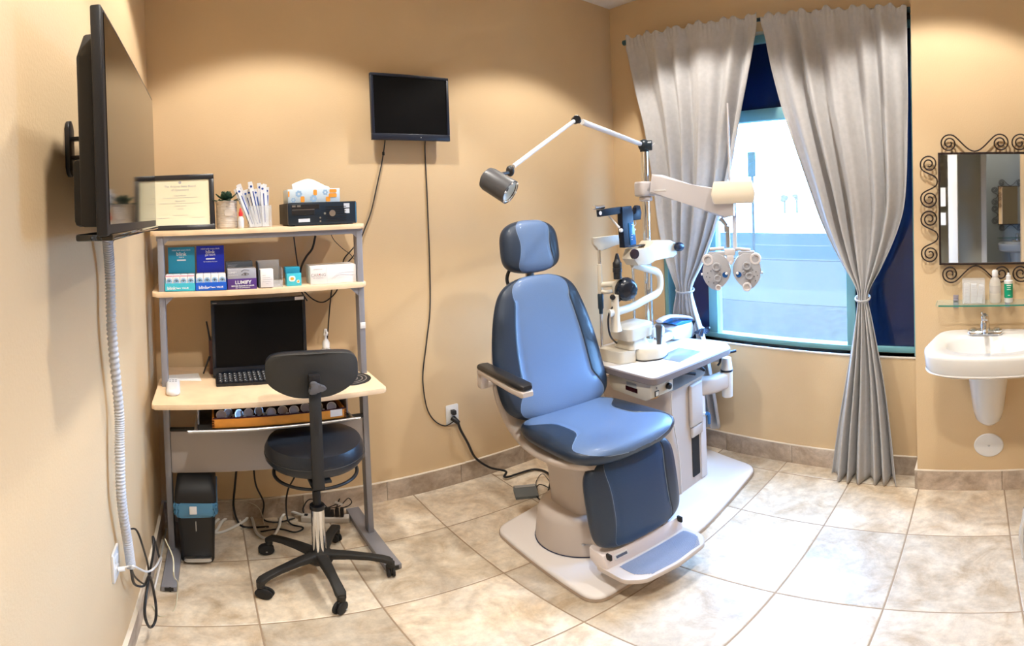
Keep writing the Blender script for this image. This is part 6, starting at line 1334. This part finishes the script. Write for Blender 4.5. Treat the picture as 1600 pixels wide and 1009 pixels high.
def make_sink(label, X, yc, nx=-1, cover=True):
    t = thing('wall_sink', label, 'sink', (X, yc, .6)); Zr = .905
    def out(a, f=1.0, dx=0):
        c_, s_ = cos(a), sin(a)
        # plan outline: u along the wall (-1..1), v out of the wall (0..1)
        u = math.copysign(abs(c_) ** .38, c_); v = math.copysign(abs(s_) ** .38, s_)
        d_ = .20 + v * .20; hw = .215 + .050 * min(1, max(0, (v + 1) / 1.4)); bow = .030 * (1 - u * u) if v > 0 else 0
        return (d_ + bow, u * hw)
    N = 64
    def ring(z, f=1.0, cd=.20, off=0):
        R = []
        for k in range(N):
            a = 2 * pi * k / N; d_, y = out(a); d_ = cd + (d_ - cd) * f; y = y * f; R.append(Vector((X + nx * max(.0006, d_ + off), yc + y, z)))
        return R
    def bowl(z, ra, rb, cx=.235):
        return [Vector((X + nx * (cx + rb * math.copysign(abs(sin(2 * pi * k / N)) ** .8, sin(2 * pi * k / N))), yc + ra * math.copysign(abs(cos(2 * pi * k / N)) ** .8, cos(2 * pi * k / N)), z)) for k in range(N)]
    bm = BM(); loft(bm, [ring(.775, .30), ring(.79, .62), ring(.808, .90), ring(.818, .965), ring(.822, .985), ring(.826, .965), ring(.834, .985), ring(.89, 1.0), ring(.901, .995), ring(Zr, .975), ring(Zr, .94), bowl(Zr - .004, .185, .120), bowl(Zr - .012, .175, .112), bowl(Zr - .05, .15, .095), bowl(Zr - .09, .10, .065), bowl(Zr - .10, .03, .03)], cap=True); obj('basin', bm, PORC, t, angle=50)
    bm = BM(); lathe(bm, [(0, 0), (.02, 0), (.021, .002), (.015, .003), (0, .001)], (X + nx * .235, yc, Zr - .1), n=20, cap=False); obj('drain', bm, CHROME, t)
    bm = BM(); rings = []
    for z, w_, d_ in ((.80, .104, .20), (.72, .097, .19), (.62, .085, .175), (.52, .074, .16), (.475, .064, .145), (.448, .044, .11), (.438, .015, .05)):
        R = []
        for k in range(24):
            a = pi * k / 23; R.append(Vector((X + nx * max(.0006, d_ * abs(sin(a)) ** .7), yc + w_ * cos(a), z)))
        rings.append(R)
    loft(bm, rings); obj('shroud', bm, PORC, t, angle=60)
    return t
make_sink('white wall-hung sink with a pipe shroud under the glass shelf', XS, -2.225)
def make_tap(label, X, yc, nx=-1):
    z = .9055; t = thing('faucet', label, 'faucet', (X + nx * .085, yc, z)); x = X + nx * .085
    bm = BM(); loft(bm, [[Vector((x + b, yc + a, zz)) for a, b in rrect(w_, d_, d_ * .49, 5)] for zz, w_, d_ in ((z, .155, .052), (z + .010, .155, .052), (z + .018, .145, .042), (z + .022, .10, .034))]); 
    for s_ in (-1, 1): lathe(bm, [(.024, .012), (.026, .020), (.014, .028), (0, .03)], (x, yc + s_ * .052, z), n=20, cap=False)
    obj('faucet_base', bm, CHROME, t)
    bm = BM(); lathe(bm, [(.024, .015), (.022, .05), (.019, .062), (.017, .066)], (x, yc, z), n=24); tube(bm, [(x, yc, z + .045), (x + nx * .05, yc, z + .052), (x + nx * .10, yc, z + .042), (x + nx * .108, yc, z + .030)], .011, flat=(1, 1.2)); obj('spout', bm, CHROME, t)
    bm = BM(); lathe(bm, [(.018, .067), (.019, .080), (.014, .090), (.006, .094)], (x, yc, z), n=24); tube(bm, [(x, yc, z + .085), (x + nx * .02, yc, z + .098), (x + nx * .05, yc, z + .105)], .006); sphere(bm, (x, yc + .012, z + .098), .007, 1, 8); obj('lever_handle', bm, CHROME, t)
make_tap('chrome single-lever faucet on the back of the sink', XS, -2.212)
t = thing('cleanout_cover', 'round white cover plate with a centre screw on the wall below the sink', 'cover plate', (XS, -2.226, .280))
bm = BM(); lathe(bm, [(.068, .0006), (.070, .003), (.066, .007), (.03, .010), (0, .0105)], (XS, -2.226, .280), (-1, 0, 0), 40); obj('cover_disc', bm, WHITEP, t)
bm = BM(); lathe(bm, [(0, .0105), (.006, .0105), (.005, .0125), (0, .0125)], (XS, -2.226, .280), (-1, 0, 0), 14, cap=False); obj('screw', bm, STEEL, t)
for k, (z0_, z1_) in enumerate(((1.42, 1.60), (1.24, 1.36))):
    bm = BM(); box(bm, (0.0005, -1.885, z0_), (0.002, -1.80, z1_)); tag(obj('wall_notice', bm, PAPER, smooth=False), ('upper', 'lower')[k] + ' white paper notice on the left wall by the door casing', 'notice', 'paper notices by the doorway')
# the passage wall that the mirror shows
make_mirror('scroll-framed mirror on the grey passage wall seen reflected in the other mirror', -1.8, -3.13, -2.48, 1.13, 1.63, nx=1)
make_shelf('glass shelf on the grey passage wall seen in the mirror', -1.8, -3.11, -2.46, SZ - .09, nx=1)
make_sink('white sink on the grey passage wall seen in the mirror', -1.8, -2.72, nx=1)
make_tap('chrome faucet on the passage sink seen in the mirror', -1.8, -2.72, nx=1)
# chrome edge of a seat just entering the frame
t = thing('visitor_chair', 'chrome-edged chair just entering the frame below the sink', 'chair', (1.75, -2.55, 0))
e0 = at(1599, 812, x=1.9)
bm = BM(); tube(bm, [at(1600, 810, x=1.9), at(1596, 830, x=1.9), at(1597, 850, x=1.9), at(1604, 880, x=1.9), at(1625, 905, x=1.9), at(1665, 915, x=1.9), at(1700, 905, x=1.9)], .009); tube(bm, [at(1600, 810, x=1.9), at(1606, 790, x=1.9), at(1640, 780, x=1.9), at(1700, 778, x=1.9)], .009); obj('chrome_frame', bm, CHROME, t)
q = at(1665, 850, x=1.9)
bm = BM(); box(bm, (1.895, q.y - .12, q.z - .10), (1.915, q.y + .085, q.z + .10), .02); box(bm, (1.90, q.y - .12, q.z - .12), (2.30, q.y + .06, q.z - .08), .015); obj('seat_shell', bm, mat('seat_grey', (0.35, 0.36, 0.38), 0.5), t)
bm = BM(); [cyl(bm, (x, y, .0005), (x, y, q.z - .10), .010) for x in (1.93, 2.27) for y in (q.y - .10, q.y + .04)]; obj('leg', bm, CHROME, t)
